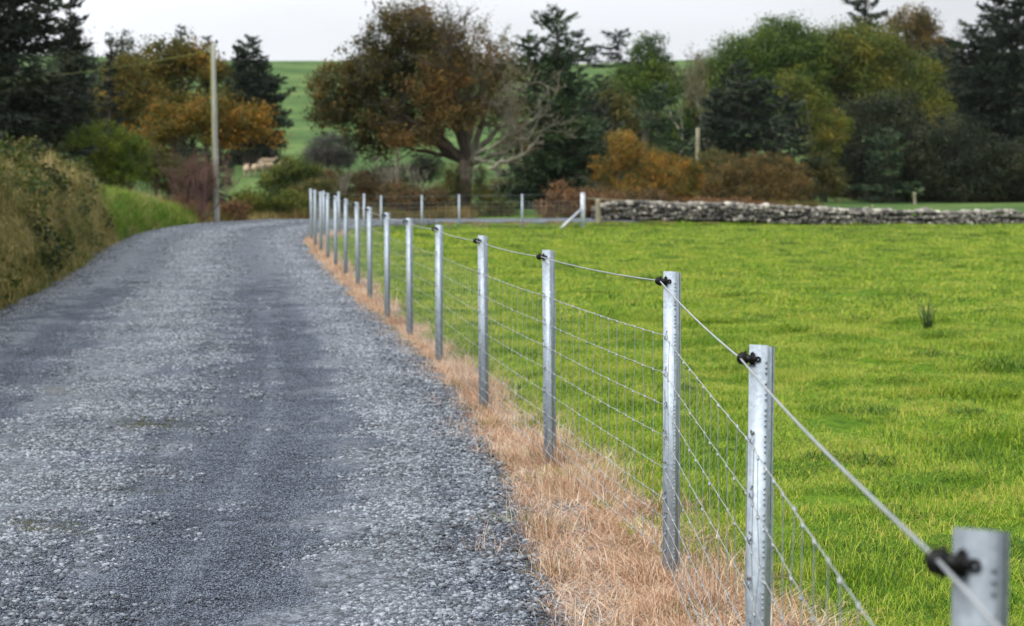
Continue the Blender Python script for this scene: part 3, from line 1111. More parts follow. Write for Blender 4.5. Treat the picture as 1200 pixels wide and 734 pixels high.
def insulator_mesh():
    """black claw insulator: grooved bobbin round the wire, neck, strap and pin ring on the post; the origin is the wire point"""
    mb = MB()
    f3 = np.array([FN[0], FN[1], 0]); w3 = np.array([WEB[0], WEB[1], 0]); z3 = np.array([0, 0, 1.])
    o = np.zeros(3)
    ax = np.array([.25, -.97, 0]); ax /= np.linalg.norm(ax)
    mb.tube([o - ax * .010, o - ax * .006, o - ax * .0055, o + ax * .0055, o + ax * .006, o + ax * .010], [.012, .0165, .010, .010, .0165, .012], 12)
    M = np.array([w3, f3, z3]).T
    mb.box(o + w3 * .014 - f3 * .002, (.022, .012, .020), M)
    mb.box(o + w3 * .026 - f3 * .004, (.010, .010, .030), M)
    mb.tube([o + z3 * .012 + w3 * .002, o + z3 * .020 + w3 * .008], [.005, .002], 6)
    mb.tube([o - z3 * .012 + w3 * .002, o - z3 * .019 + w3 * .006], [.005, .002], 6)
    mb.tube([o + z3 * .013 + w3 * .024, o + z3 * .019 + w3 * .029], [.004, .002], 6)
    # strap with the pin ring
    mb.tube([o + w3 * .030 - f3 * .004, o + w3 * .037 - f3 * .004], [.007, .006], 8)
    c = o + w3 * .041 - f3 * .004
    ring = [c + (w3 * math.cos(a) + z3 * math.sin(a)) * .0058 for a in np.linspace(0, 2 * math.pi, 11)]
    mb.tube(ring, .0026, 6, cap=False)
    return mb


H_POST = 1.15
pm_near = post_mesh(H_POST, True)
pm_far = post_mesh(H_POST, False)
me_post_far = mesh_data("post", np.vstack(pm_far.V), [np.vstack(pm_far.Q)], M_GALV)
me_posts = []
for s_ in range(4):                               # pressed hooks and dull scratches are part of the post itself
    hm, sm_ = hooks_mesh(H_POST), stain_mesh(H_POST, s_)
    Va, Vb, Vc = np.vstack(pm_near.V), np.vstack(hm.V), np.vstack(sm_.V)
    Qa, Qb, Tb, Qc = np.vstack(pm_near.Q), np.vstack(hm.Q) + len(Va), np.vstack(hm.T) + len(Va), np.vstack(sm_.Q) + len(Va) + len(Vb)
    me_ = mesh_data("post", np.vstack([Va, Vb, Vc]), [Qa, Qb, Qc, Tb], M_GALV)
    me_.materials.append(M_HOLE)
    mi = np.zeros(len(me_.polygons), np.int32)
    mi[len(Qa) + len(Qb):len(Qa) + len(Qb) + len(Qc)] = 1
    me_.polygons.foreach_set("material_index", mi)
    me_posts.append(me_)
im = insulator_mesh(); me_ins = mesh_data("insulator", np.vstack(im.V), [np.vstack(im.Q), np.vstack(im.T)], M_BLACK, smooth=False)


def build_fence(name, label, F, near, first=0):
    fe = thing(name, label, "fence", loc=(F[0][0], F[0][1], 0))
    L = np.array(fe.location[:])
    base = []
    r = np.random.default_rng(len(F))
    for i, p in enumerate(F):
        if i < first:
            base.append(np.array([p[0], p[1], p[2] - H_POST])); continue
        b = np.array([p[0], p[1], p[2] - H_POST])
        g = gz(p[0], p[1])
        det = near and i < 6
        po = link(bpy.data.objects.new("post", me_posts[i % 4] if det else me_post_far), fe)
        po.location = b - L
        po.rotation_euler = (r.normal(0, .006), r.normal(0, .006), r.normal(0, .05) if i > 1 else 0)
        po['dullness'] = [.42, .05, .0, .06, .1, .03][i] if det else .04 + .12 * float(r.random())
        base.append(b)
        if near and i < 13:
            ins = link(bpy.data.objects.new("insulator", me_ins), po)
            q = WEB * (-.026 - .014) + FN * .006
            ins.location = (q[0], q[1], INS_H)
            if i == 0:
                ins.location = (q[0], q[1], INS_H - .004)
    base = np.array(base)
    off = WEB * -.020 + FN * .0085
    offi = WEB * -.040 + FN * .006
    ext = base
    if near:                                  # the fence goes on behind the camera, out of the frame
        e_ = base[0] + (base[0] - base[1]) * .9
        ext = np.vstack([[e_], base])
    # electric wire
    mb = MB()
    P = []
    for i in range(len(ext) - 1):
        a, b = ext[i].copy(), ext[i + 1].copy()
        a[:2] += offi; b[:2] += offi; a[2] += INS_H; b[2] += INS_H
        for s in np.linspace(0, 1, 8, endpoint=False):
            q = a + (b - a) * s; q[2] -= .012 * 4 * s * (1 - s); P.append(q)
    P.append(b)
    mb.tube(P, .0028, 6)
    mb.build("electric_wire", M_WIRE, fe)
    # netting
    mb = MB()
    rw = .0014 if near else .002
    P0 = [ext[i] + np.array([off[0], off[1], 0]) for i in range(len(ext))]
    sag = r.uniform(.002, .012, len(ext))
    for k, h in enumerate(NET_H):
        P = []
        for i in range(len(P0) - 1):
            a, b = P0[i].copy(), P0[i + 1].copy()
            a[2] += h; b[2] += h
            n = max(2, int(np.linalg.norm(b - a) / .2))
            for s in range(n):
                f = s / n
                q = a + (b - a) * f
                q[2] -= sag[i] * 4 * f * (1 - f)
                P.append(q)
                if near and i < 6:           # tension crimps beside each stay
                    P.append(q + np.array([0, 0, .003])); P[-1][:2] += (b - a)[:2] / np.linalg.norm(b - a) * .012
        P.append(b)
        mb.tube(P, rw if k not in (0, len(NET_H) - 1) else rw * 1.25, 4)
    for i in range(len(P0) - 1):
        a, b = P0[i], P0[i + 1]
        n = max(2, int(np.linalg.norm(b - a) / .2))
        for s in range(n):
            f = s / n
            q = a + (b - a) * f
            sg = sag[i] * 4 * f * (1 - f)
            zs = [h - sg for h in NET_H]
            Pq = []
            for z in zs:
                Pq.append([q[0] + r.normal(0, .0025), q[1] + r.normal(0, .006), q[2] + z])
            mb.tube(Pq, rw * .8, 4, cap=False)
            if near and i < 5:               # knots where stay and line wire meet
                for z in Pq:
                    mb.tube([np.array(z) - [0, .006, .004], np.array(z) + [0, .006, .004]], .0034, 4)
    mb.build("stock_netting", M_WIRE, fe)
    return fe, base


fe1, base1 = build_fence("wire_fence", "galvanised steel post fence with sheep netting and black insulators, running along the gravel road", F1, True)
fe2, base2 = build_fence("wire_fence", "far run of thin pale steel posts crossing behind the field to the stone wall", F2[:-1], False, first=1)
# strainer post with its brace at the end of the far run
mb = MB()
b = base2[-1]; s = F2[-1]
g = gz(s[0], s[1])
mb.tube([(s[0], s[1], g - .2), (s[0], s[1], s[2])], .085, 10)
mb.tube([(s[0], s[1], s[2]), (s[0], s[1], s[2] + .02)], [.09, .06], 10)
M_PALEST = simple_mat("pale_steel", (186, 192, 198), .5, .3, var=.15)
so = mb.build("strainer_post", M_PALEST, fe2)
mb = MB()
q = pt(654, 268.5, 67.6)
mb.tube([(q[0], q[1], gz(q[0], q[1]) - .05), (s[0] - .04, s[1] - .03, s[2] - .52)], .045, 8)
mb.build("brace", M_PALEST, fe2)
mb = MB()                                      # the wires carry on to the strainer
for h in NET_H + [INS_H]:
    mb.tube([b + [0, -.03, h], np.array([s[0], s[1] - .08, s[2] - H_POST + h])], .002, 4)
n = 14
for i in range(n):
    f = (i + .5) / n
    q = b + (np.array([s[0], s[1] - .08, s[2] - H_POST]) - b) * f
    mb.tube([q + [0, -.03 * (1 - f), NET_H[0]], q + [0, -.03 * (1 - f), .9]], .0016, 4)
mb.build("end_netting", M_WIRE, fe2)

# ------------------------------------------------------------------ dry stone wall
M_WSTONE = stone_mat("field_stone", [(38, 37, 35), (66, 64, 60), (94, 91, 85), (124, 120, 112), (172, 167, 156)])
bm = bmesh.new(); bmesh.ops.create_icosphere(bm, subdivisions=2, radius=1)
bv = np.array([v.co[:] for v in bm.verts]); bf = np.array([[v.index for v in f.verts] for f in bm.faces]); bm.free()
W0 = np.array([2.75, 70.1]); W1 = np.array([27.0, 78.3])
WL = np.linalg.norm(W1 - W0); WD = (W1 - W0) / WL; WN = np.array([WD[1], -WD[0]])
VV, FF, TT = [], [], []
r = np.random.default_rng(55)
nst = 0
def wall_top(s):
    return np.interp(s, [0, .5, 2, 9, 17, 25], [.30, .48, .54, .50, .42, .40]) + .02 * math.sin(s * 1.7) + .012 * math.sin(s * 5.1)
for side in (1, -1):
    z = .04
    while z < .80:
        s = -.1 + r.random() * .1
        ch = r.uniform(.085, .13)
        while s < WL:
            L = r.uniform(.10, .16) if r.random() < .7 else r.uniform(.14, .24)
            top = wall_top(s)
            if z + ch * .4 < top:
                big = r.random() < .14
                hh = ch * r.uniform(.85, 1.25) * (1.5 if big else 1)
                cpos = W0 + WD * (s + L / 2) + WN * side * (.19 - .06 * z) + WN * r.normal(0, .03)
                g = gz(cpos[0], cpos[1]) if (len(VV) % 12 == 0) else g
                v = bv.copy()
                v = np.sign(v) * np.abs(v) ** .85
                v = v * (1 + r.uniform(-.12, .12, (len(bv), 1)))
                v = v * np.array([L * .5, .11, hh * .55])
                a = r.normal(0, .35)
                ca, sa = math.cos(a), math.sin(a)
                v = np.stack([v[:, 0] * ca - v[:, 2] * sa, v[:, 1], v[:, 0] * sa + v[:, 2] * ca], 1)
                ww = np.stack([cpos[0] + v[:, 0] * WD[0] + v[:, 1] * WN[0], cpos[1] + v[:, 0] * WD[1] + v[:, 1] * WN[1], g + z + hh * .3 + v[:, 2] + r.normal(0, .022)], 1)
                VV.append(ww); FF.append(bf + nst * len(bv)); nst += 1
                TT.append(np.full(len(bf), np.clip(r.normal(.45, .26), 0, 1)))
            s += L * .93
        z += ch * .9
# cope stones
s = 0
while s < WL:
    L = r.uniform(.14, .34)
    cpos = W0 + WD * (s + L / 2)
    g = gz(cpos[0], cpos[1])
    v = np.sign(bv) * np.abs(bv) ** .75 * (1 + r.uniform(-.15, .15, (len(bv), 1))) * np.array([L * .55, r.uniform(.14, .24), r.uniform(.05, .12)])
    ww = np.stack([cpos[0] + v[:, 0] * WD[0] + v[:, 1] * WN[0], cpos[1] + v[:, 0] * WD[1] + v[:, 1] * WN[1], g + wall_top(s) + .03 + v[:, 2]], 1)
    VV.append(ww); FF.append(bf + nst * len(bv)); nst += 1; TT.append(np.full(len(bf), np.clip(r.normal(.62, .2), 0, 1)))
    s += L * .95
# dark packed core so that no light shows through
wall = mesh_obj("dry_stone_wall", np.vstack(VV), np.vstack(FF), M_WSTONE, fattr={"tint": np.concatenate(TT)}, smooth=True)
tag(wall, "low dry stone wall of grey and pale rounded stones along the back of the field", "stone wall")
core = MB()
for i in range(24):
    f0, f1 = i / 24, (i + 1) / 24
    s0 = f0 * WL; c = W0 + WD * (s0 + WL / 48)
    Mx = np.array([[WD[0], -WD[1], 0], [WD[1], WD[0], 0], [0, 0, 1]])
    hz = wall_top(s0) - .06
    core.box((c[0], c[1], gz(c[0], c[1]) + hz / 2 - .03), (WL / 24 + .01 * (i % 2), .24, hz), Mx)
cr = core.build("rubble_core", simple_mat("dark_rubble", (44, 41, 38), .95), None)
cr.parent = wall

# ------------------------------------------------------------------ timber posts, rail, utility pole
M_WOOD = bark_mat("weathered_wood", (98, 94, 76), (146, 142, 118), 8, .3)
M_POLE = bark_mat("pole_wood", (112, 112, 104), (154, 154, 146), 5, .25)
M_POLEG = simple_mat("pole_algae", (106, 110, 52), .9)


def wooden_post(px, ytop, Y, rad, label, ybase=None, name="wooden_post", mat=None, lean=0.0, square=False):
    t = pt(px, ytop, Y)
    g = gz(t[0], t[1])
    if ybase is not None:
        g = min(g, pt(px, ybase, Y)[2]) if ybase < 0 else g
    mb = MB()
    H = t[2] - g
    n = 6
    P = [(t[0] + lean * (1 - i / n) * H + .01 * math.sin(i), t[1], g - .15 + (H + .15) * i / n) for i in range(n + 1)]
    mb.tube(P, np.linspace(rad * 1.08, rad * .95, n + 1), 9)
    o = mb.build(name, mat or M_WOOD, smooth=False)
    return tag(o, label, "post", "wooden fence posts")


wooden_post(701, 233, 69.4, .085, "short grey wooden post standing just before the left end of the stone wall")
wooden_post(818, 150, 92, .1, "tall thick timber post rising above the russet bushes behind the stone wall")
wooden_post(888, 160, 108, .1, "thin timber post half hidden over the brown bush beside the dark firs")
wooden_post(1023, 240, 74.6, .035, "slim bare stake leaning on the field face of the stone wall", lean=.03)
wooden_post(1072, 225.5, 104, .085, "pale stubby post on the green strip under the dark trees")
wooden_post(984, 232, 106, .05, "thin dark stake at the left end of the green strip under the trees")
wooden_post(466, 168, 84, .07, "slender bare pole among the brambles left of the big tree", lean=-.02)
# rail
mb = MB()
a = pt(688, 232.5, 69.2); b = pt(760, 236.5, 71.6); c = pt(845, 242, 74.2)
mb.tube([a, (a + b) / 2 + [0, 0, -.02], b, c], [.022, .03, .05, .045], 6)
rail = tag(mb.build("wooden_rail", M_WOOD), "long thin pale timber rail sloping down above the left end of the stone wall", "rail")
# utility pole
pole = thing("utility_pole", "tall slender pale wooden utility pole beside the bend, left of the road", "utility pole", loc=pt(253.5, 257, 63.2))
t = pt(250, 50, 63.2); bse = pt(254, 258, 63.2); bse[2] = gz(bse[0], bse[1]) - .3
mb = MB(); n = 10
mb.tube([bse + (t - bse) * i / n for i in range(n + 1)], np.linspace(.105, .065, n + 1), 12)
mb.build("pole_shaft", M_POLE, pole, smooth=True)
mb = MB()
mb.tube([bse + [-.105, -.05, .5], t + [-.075, -.02, -.1]], .022, 6)
mb.build("cable_conduit", M_POLEG, pole)
mb = MB()
mb.tube([t + [0, 0, -.12], t + [.1, 0, -.12], t + [.1, 0, .02]], .018, 6)
mb.tube([t + [.1, 0, -.02], t + [.1, 0, .08]], [.05, .03], 8)
mb.build("insulator", M_BLACK, pole)
# overhead wire to the next pole on the left, out of the frame
mb = MB()
e0 = t + [-.08, 0, -.25]; e1 = pt(-260, 92, 76)
P = []
for f in np.linspace(0, 1, 30):
    q = e0 + (e1 - e0) * f; q[2] -= .55 * 4 * f * (1 - f); P.append(q)
mb.tube(P, .014, 5)
tag(mb.build("overhead_cable", M_POLEG), "single sagging cable leading left from the top of the utility pole", "cable")

# ------------------------------------------------------------------ foliage
LAST_N = None


def leaves(C, size, r, up=.35, asp=.62, N=None):
    """diamond leaves at centres C"""
    n = len(C)
    nrm = r.normal(0, 1, (n, 3)); nrm[:, 2] = np.abs(nrm[:, 2]) + up
    if N is not None:                  # leaves face out of their own clump
        nrm = r.normal(0, .55, (n, 3)) + N
    nrm /= np.linalg.norm(nrm, axis=1)[:, None]
    a = r.normal(0, 1, (n, 3))
    u = np.cross(nrm, a); u /= np.linalg.norm(u, axis=1)[:, None]
    v = np.cross(nrm, u)
    s = (size * .76 * r.uniform(.6, 1.35, n))[:, None]
    bend = nrm * s * .18
    V = np.stack([C - u * s * .5, C + v * s * asp * .5 - bend, C + u * s * .5, C - v * s * asp * .5 - bend], 1).reshape(-1, 3)
    F = (np.arange(n)[:, None] * 4 + np.arange(4)[None])
    return V, F


def clump_cloud(lobes, nclump, nleaf, crad, r, shell=.45, flat=.75, holes=0.0):
    """lobes: (x,y,z, rx,ry,rz[,weight]) -> leaf centres, clump tint, clump centres"""
    w = np.array([l[3] * l[4] * l[5] * (l[6] if len(l) > 6 else 1) for l in lobes]) ** .67
    w /= w.sum()
    nleaf = int(nleaf * 1.6)
    which = r.choice(len(lobes), nclump, p=w)
    L = np.array([l[:6] for l in lobes])[which]
    d = r.normal(0, 1, (nclump, 3)); d /= np.linalg.norm(d, axis=1)[:, None]
    rad = r.random(nclump) ** shell
    rad *= r.uniform(.86, 1.10, nclump)
    cc = L[:, :3] + d * rad[:, None] * L[:, 3:6]
    if holes:
        k = fnoise(cc[:, 0] + cc[:, 1] * .7, cc[:, 2] * 1.2, crad * 5, int(r.integers(1e6)), 2) > -1 + holes * 1.6
        cc = cc[k]
    ct = r.random(len(cc))
    n = len(cc)
    cr = crad * r.uniform(.55, 1.4, n)
    g = np.clip(r.normal(0, .5, (n, nleaf, 3)), -.95, .95) * cr[:, None, None] * np.array([1, 1, flat])
    P = (cc[:, None] + g)
    global LAST_N
    LAST_N = (g / (cr[:, None, None] * .5)).reshape(-1, 3) + np.array([0, 0, .25])
    t = ct[:, None] * .75 + .06 + r.random((n, nleaf)) * .13
    return P.reshape(-1, 3), t.ravel(), cc


def limb(mb, a, b, r0, r1, r, wob=.08, n=6, k=6, sag=0.0):
    a = np.array(a, float); b = np.array(b, float)
    L = np.linalg.norm(b - a)
    f = np.linspace(0, 1, n)[:, None]
    P = a + (b - a) * f
    off = np.cumsum(r.normal(0, wob * L / n, (n, 3)), 0); off[0] = 0
    off -= off[-1] * f
    P = P + off
    P[:, 2] += (np.sin(f[:, 0] * math.pi) * sag * L)
    mb.tube(P, r0 + (r1 - r0) * f[:, 0] ** .8, k, cap=False)
    return P


def rec_branch(mb, p, d, L, rad, depth, r, spread=.55, tips=None, up=.15, minr=.006, k=5, ratio=.72):
    n = 5
    P = [p]
    dd = d / np.linalg.norm(d)
    for i in range(n - 1):
        dd = dd + r.normal(0, .16, 3) + np.array([0, 0, up * .25])
        dd /= np.linalg.norm(dd)
        P.append(P[-1] + dd * L / (n - 1))
    P = np.array(P)
    mb.tube(P, np.linspace(rad, rad * .62, n), k if rad > .03 else 3, cap=False)
    if tips is not None and depth <= 1:
        tips.append(P[-1]); tips.append(P[2])
    if depth <= 0:
        return
    kids = 2 + (r.random() < .45)
    for q in range(kids + 1):
        if q < kids:
            at = P[-1]
        else:
            at = P[2]
        nd_ = dd + r.normal(0, spread, 3) * np.array([1, 1, .8]) + np.array([0, 0, up])
        rec_branch(mb, at, nd_, L * ratio * r.uniform(.75, 1.15), max(minr, rad * .58), depth - 1, r, spread, tips, up, minr, k, ratio)


M_BARK = bark_mat("grey_brown_bark", (58, 50, 42), (104, 94, 80), 7)
M_BARKD = bark_mat("dark_bark", (44, 38, 32), (78, 68, 56), 7)
M_BARKP = bark_mat("pale_bark", (82, 78, 66), (136, 132, 116), 7, .3)
M_TWIG = bark_mat("reddish_twigs", (74, 52, 50), (122, 92, 86), 9, .2)

F_DARKCON = leaf_mat("spruce_needles", [(12, 20, 15), (20, 31, 20), (31, 42, 24), (46, 56, 28)], .12)
F_FIR = leaf_mat("blue_fir_needles", [(15, 26, 20), (24, 36, 26), (36, 49, 33), (52, 64, 40)], .12)
F_FIRG = leaf_mat("green_fir_needles", [(22, 36, 26), (36, 54, 34), (52, 72, 42), (74, 92, 52)], .14)
F_AUT = leaf_mat("autumn_leaves", [(52, 62, 20), (84, 82, 24), (118, 94, 28), (150, 108, 34), (172, 128, 40)], .35)
F_AUTG = leaf_mat("olive_gold_leaves", [(42, 52, 22), (66, 70, 26), (98, 88, 30), (138, 108, 38)], .35)
F_SYC = leaf_mat("sycamore_leaves", [(42, 44, 18), (64, 60, 24), (88, 72, 30), (110, 82, 38), (126, 98, 50)], .3)
F_SYCD = leaf_mat("dark_sycamore_leaves", [(28, 36, 12), (46, 50, 16), (70, 64, 20), (98, 78, 26)], .28)
F_GREEN = leaf_mat("green_leaves", [(32, 50, 18), (50, 74, 24), (74, 98, 30), (108, 118, 38)], .3)
F_LIME = leaf_mat("willow_leaves", [(50, 66, 20), (74, 96, 26), (104, 122, 34), (134, 138, 44)], .35)
F_YG = leaf_mat("yellowing_leaves", [(38, 54, 20), (64, 82, 26), (98, 104, 32), (130, 116, 40)], .3)
F_OLIVE = leaf_mat("tired_olive_leaves", [(44, 52, 24), (68, 72, 32), (92, 88, 40), (116, 102, 52)], .3)
F_DGREEN = leaf_mat("deep_green_leaves", [(16, 26, 14), (26, 38, 20), (40, 50, 26), (62, 62, 34)], .2)
F_ORANGE = leaf_mat("orange_leaves", [(62, 66, 26), (94, 86, 32), (126, 102, 38), (154, 114, 46), (172, 136, 58)], .35)
F_BROWN = leaf_mat("brown_bush_leaves", [(50, 50, 28), (78, 70, 36), (104, 88, 44), (122, 92, 50)], .3)
F_GREYB = leaf_mat("grey_twiggy_leaves", [(44, 44, 42), (62, 60, 58), (82, 78, 74)], .15)
F_RED = leaf_mat("rusty_bracken", [(66, 54, 36), (96, 74, 46), (120, 86, 54), (136, 106, 76)], .3)
F_BRAMBLE = leaf_mat("bramble_leaves", [(40, 38, 22), (64, 58, 32), (92, 74, 42), (112, 88, 58)], .25)


def lobes_px(L, Y):
    """(px, py, rpx, rpy[, dY[, weight]]) -> world ellipsoids"""
    out = []
    for l in L:
        dY = l[4] if len(l) > 4 else 0
        w = l[5] if len(l) > 5 else 1
        y_ = Y + dY
        c = pt(l[0], l[1], y_)
        s = y_ / FPX
        out.append((c[0], c[1], c[2], l[2] * s, max(l[2], l[3]) * s * .85, l[3] * s, w))
    return out


def broadleaf(name, label, cat, Y, trunk_px, trunk_r, L, mat, nclump, nleaf=34, lsize=.13, crad=.42, seed=1, bark=None, shell=.45,
              fork=.45, nlimb=10, holes=0.0, group=None, trunk_lean=0, yb=None):
    r = np.random.default_rng(seed)
    lob = lobes_px(L, Y)
    bx = pt(trunk_px, 250, Y)[0]
    g = gz(bx, Y)
    root = thing(name, label, cat, group, (bx, Y, g))
    P, t, cc = clump_cloud(lob, nclump, nleaf, crad, r, shell, holes=holes)
    P[:, 2] = np.maximum(P[:, 2], g + .05 + .1 * r.random(len(P)))
    V, F = leaves(P, lsize, r, N=LAST_N)
    mesh_obj("crown", V, F, mat, root, fattr={"tint": t})
    mb = MB()
    zt = np.mean([l[2] for l in lob]); xt = np.mean([l[0] for l in lob]); yt = np.mean([l[1] for l in lob])
    top = max(l[2] + l[5] for l in lob)
    fk = np.array([bx + (xt - bx) * .3, Y, g + (zt - g) * fork])
    n = 6
    f = np.linspace(0, 1, n)[:, None]
    Pt = np.array([bx, Y, g - .3]) + (fk - np.array([bx, Y, g - .3])) * f
    Pt[1:-1, :2] += r.normal(0, trunk_r * .25, (n - 2, 2))
    mb.tube(Pt, trunk_r * np.array([1.5, 1.08, .98, .92, .88, .8]), 10, cap=False)
    if len(cc):
        pick = cc[r.choice(len(cc), min(nlimb, len(cc)), replace=False)]
        for q in pick:
            P_ = limb(mb, fk, q, trunk_r * .45, trunk_r * .07, r, .12, 7, 5, .06)
            sub = cc[np.argsort(((cc - P_[4]) ** 2).sum(1))[:5]]
            for s_ in sub[1:4]:
                limb(mb, P_[4], s_, trunk_r * .16, .012, r, .12, 5, 4)
    mb.build("trunk", bark or M_BARKD, root, smooth=True)
    return root


def conifer(name, label, Y, px, ytop, ybase, rpx, mat, seed=1, bark=None, step=.34, per=7, droop=.25, lift=.25, size=.2, dens=1.0,
            ragged=.3, taper=.8, group=None, stems=None, first=.06, ns=9, cat="conifer"):
    """spruces, firs and cypresses: whorled boughs carrying hanging sprays. stems: [(dx_px, ytop, share)]"""
    r = np.random.default_rng(seed)
    s = Y / FPX
    base = pt(px, ybase, Y)
    g = gz(base[0], Y)
    base[2] = min(base[2], g)
    root = thing(name, label, cat, group, (base[0], Y, g))
    mb = MB()
    C, D, Tn, S = [], [], [], []
    for dx, yt, share in (stems or [(0, ytop, 1.0)]):
        top = pt(px + dx, yt, Y)
        H = top[2] - g
        R0 = rpx * s * share
        tb = np.array([base[0] + dx * s * .25, Y, g - .3])
        n = 12
        Pt = tb + (top - tb) * np.linspace(0, 1, n)[:, None]
        Pt[1:-1, :2] += r.normal(0, .03, (n - 2, 2))
        tr = max(.06, H * .022)
        mb.tube(Pt, np.linspace(tr, .02, n), 8, cap=False)
        z = H * first
        rag_s = r.integers(1e6)
        while z < H * .995:
            f = z / H
            prof = (1 - f) ** taper * min(1, .55 + f * 3.0)
            k = max(3, int(per * (1 - f * .45)))
            a0 = r.random() * 6.28
            for q in range(k):
                f = min(.995, max(.02, (z + r.uniform(-.5, .5) * step) / H))
                prof = (1 - f) ** taper * min(1, .55 + f * 3.0)
                a = a0 + q * 6.283 / k + r.normal(0, .25)
                L = R0 * prof * (1 + ragged * r.normal()) * (1 + .35 * ragged * math.sin(a * 2 + f * 9 + seed))
                L = max(L, R0 * .06 + .1)
                i = f * (n - 1); i0_ = min(int(i), n - 2)
                o_ = Pt[i0_] + (Pt[i0_ + 1] - Pt[i0_]) * (i - i0_)
                dirv = np.array([math.cos(a), math.sin(a), lift * (f * 1.6 - .5) + r.normal(0, .1)])
                m_ = 6
                u_ = np.linspace(0, 1, m_)[:, None]
                B = o_ + dirv * L * u_
                B[:, 2] -= (u_[:, 0] ** 1.6) * L * droop * (1 - f)
                B[:, 2] += (u_[:, 0] ** 4) * L * .16
                if r.random() < .55:
                    mb.tube(B, np.linspace(.022 + L * .008, .008, m_), 3, cap=False)
                # sprays
                ns_ = max(6, int(L * ns * dens * 5.0))
                uu = r.random(ns_) ** .7
                Pb = o_ + dirv * L * uu[:, None]
                Pb[:, 2] -= (uu ** 1.6) * L * droop * (1 - f) - (uu ** 4) * L * .16
                wdt = L * .34 * (1.05 - uu * .75) + .07
                side = np.array([-math.sin(a), math.cos(a), 0])
                Pb = Pb + side * (r.uniform(-1, 1, ns_) * wdt)[:, None] + r.normal(0, .03, (ns_, 3))
                Pb[:, 2] -= np.abs(r.normal(0, .16, ns_)) * min(1, L * .7) - .03
                C.append(Pb)
                dd = dirv / np.linalg.norm(dirv) + side * r.normal(0, .6, ns_)[:, None] + np.array([0, 0, -.25 + .5 * f]) + r.normal(0, .3, (ns_, 3))
                D.append(dd)
                Tn.append(np.clip(r.random() * .6 + r.random(ns_) * .4, 0, 1))
                S.append(np.full(ns_, size * r.uniform(.8, 1.2)))
            z += step * (1.1 - .45 * f) * r.uniform(.75, 1.25)
    C = np.vstack(C); D = np.vstack(D); Tn = np.concatenate(Tn); S = np.concatenate(S)
    D = D + r.normal(0, .35, D.shape)
    D /= np.linalg.norm(D, axis=1)[:, None]
    nn = len(C)
    rn = r.normal(0, 1, (nn, 3)); rn[:, 2] += .5
    sd_ = np.cross(D, rn); sd_ /= np.linalg.norm(sd_, axis=1)[:, None]
    S = (S * .8 * r.uniform(.6, 1.4, nn))[:, None]
    V = np.stack([C - D * S * .5, C + sd_ * S * .16 - D * S * .1, C + D * S * .7, C - sd_ * S * .16 - D * S * .1], 1).reshape(-1, 3)
    F = np.arange(nn)[:, None] * 4 + np.arange(4)[None]
    mesh_obj("crown", V, F, mat, root, fattr={"tint": Tn})
    mb.build("trunk", bark or M_BARKD, root, smooth=True)
    return root


def bare_tree(name, label, cat, Y, px, ytop, seed, trunk_r=.12, depth=5, mat=None, leafmat=None, spread=.5, stems=1, ratio=.74, lsize=.1, nleaf=3, group=None, up=.2, first=.32, minr=.008, sway=.25):
    r = np.random.default_rng(seed)
    bx = pt(px, 250, Y)[0]; g = gz(bx, Y)
    H = pt(px, ytop, Y)[2] - g
    root = thing(name, label, cat, group, (bx, Y, g))
    mb = MB(); tips = []
    for s_ in range(stems):
        d = np.array([r.normal(0, sway if stems > 1 else .05), r.normal(0, sway if stems > 1 else .05), 1.0])
        rec_branch(mb, np.array([bx + r.normal(0, .06 * stems ** .5), Y, g - .1]), d, H * first, trunk_r, depth, r, spread, tips, up, minr, 6, ratio)
    mb.build("trunk" if leafmat or cat == "tree" else "stems", mat or M_BARK, root, smooth=True)
    if leafmat is not None and nleaf:
        T = np.array(tips)
        P = (T[:, None] + r.normal(0, .16, (len(T), nleaf, 3))).reshape(-1, 3)
        V, F = leaves(P, lsize, r)
        mesh_obj("crown", V, F, leafmat, root, fattr={"tint": r.random(len(P))})
    return root


def bush(name, label, Y, L, mat, nclump, seed, nleaf=30, lsize=.11, crad=.3, shell=.4, cat="bush", stems=8, group=None, holes=0.0, bark=None, part="foliage"):
    r = np.random.default_rng(seed)
    lob = lobes_px(L, Y)
    cx = np.mean([l[0] for l in lob]); g = gz(cx, Y)
    root = thing(name, label, cat, group, (cx, Y, g))
    P, t, cc = clump_cloud(lob, nclump, nleaf, crad, r, shell, holes=holes)
    gg, _ = surf(P[:, 0], P[:, 1])
    P = P[P[:, 2] > gg - .05] if False else P
    t = t[:len(P)]
    P[:, 2] = np.maximum(P[:, 2], gg + .03 + .12 * r.random(len(P)))
    V, F = leaves(P, lsize, r, N=LAST_N)
    mesh_obj(part, V, F, mat, root, fattr={"tint": t})
    mb = MB()
    for q in cc[r.choice(len(cc), min(stems * 3, len(cc)), replace=False)]:
        a = np.array([cx + (q[0] - cx) * .45 + r.normal(0, .1), Y + (q[1] - Y) * .4, 0]); a[2] = g - .1
        out = q + (q - a) * r.uniform(.0, .14)
        limb(mb, a, out, .028, .006, r, .1, 6, 4, .05)
    mb.build("stems", bark or M_BARK, root)
    return root


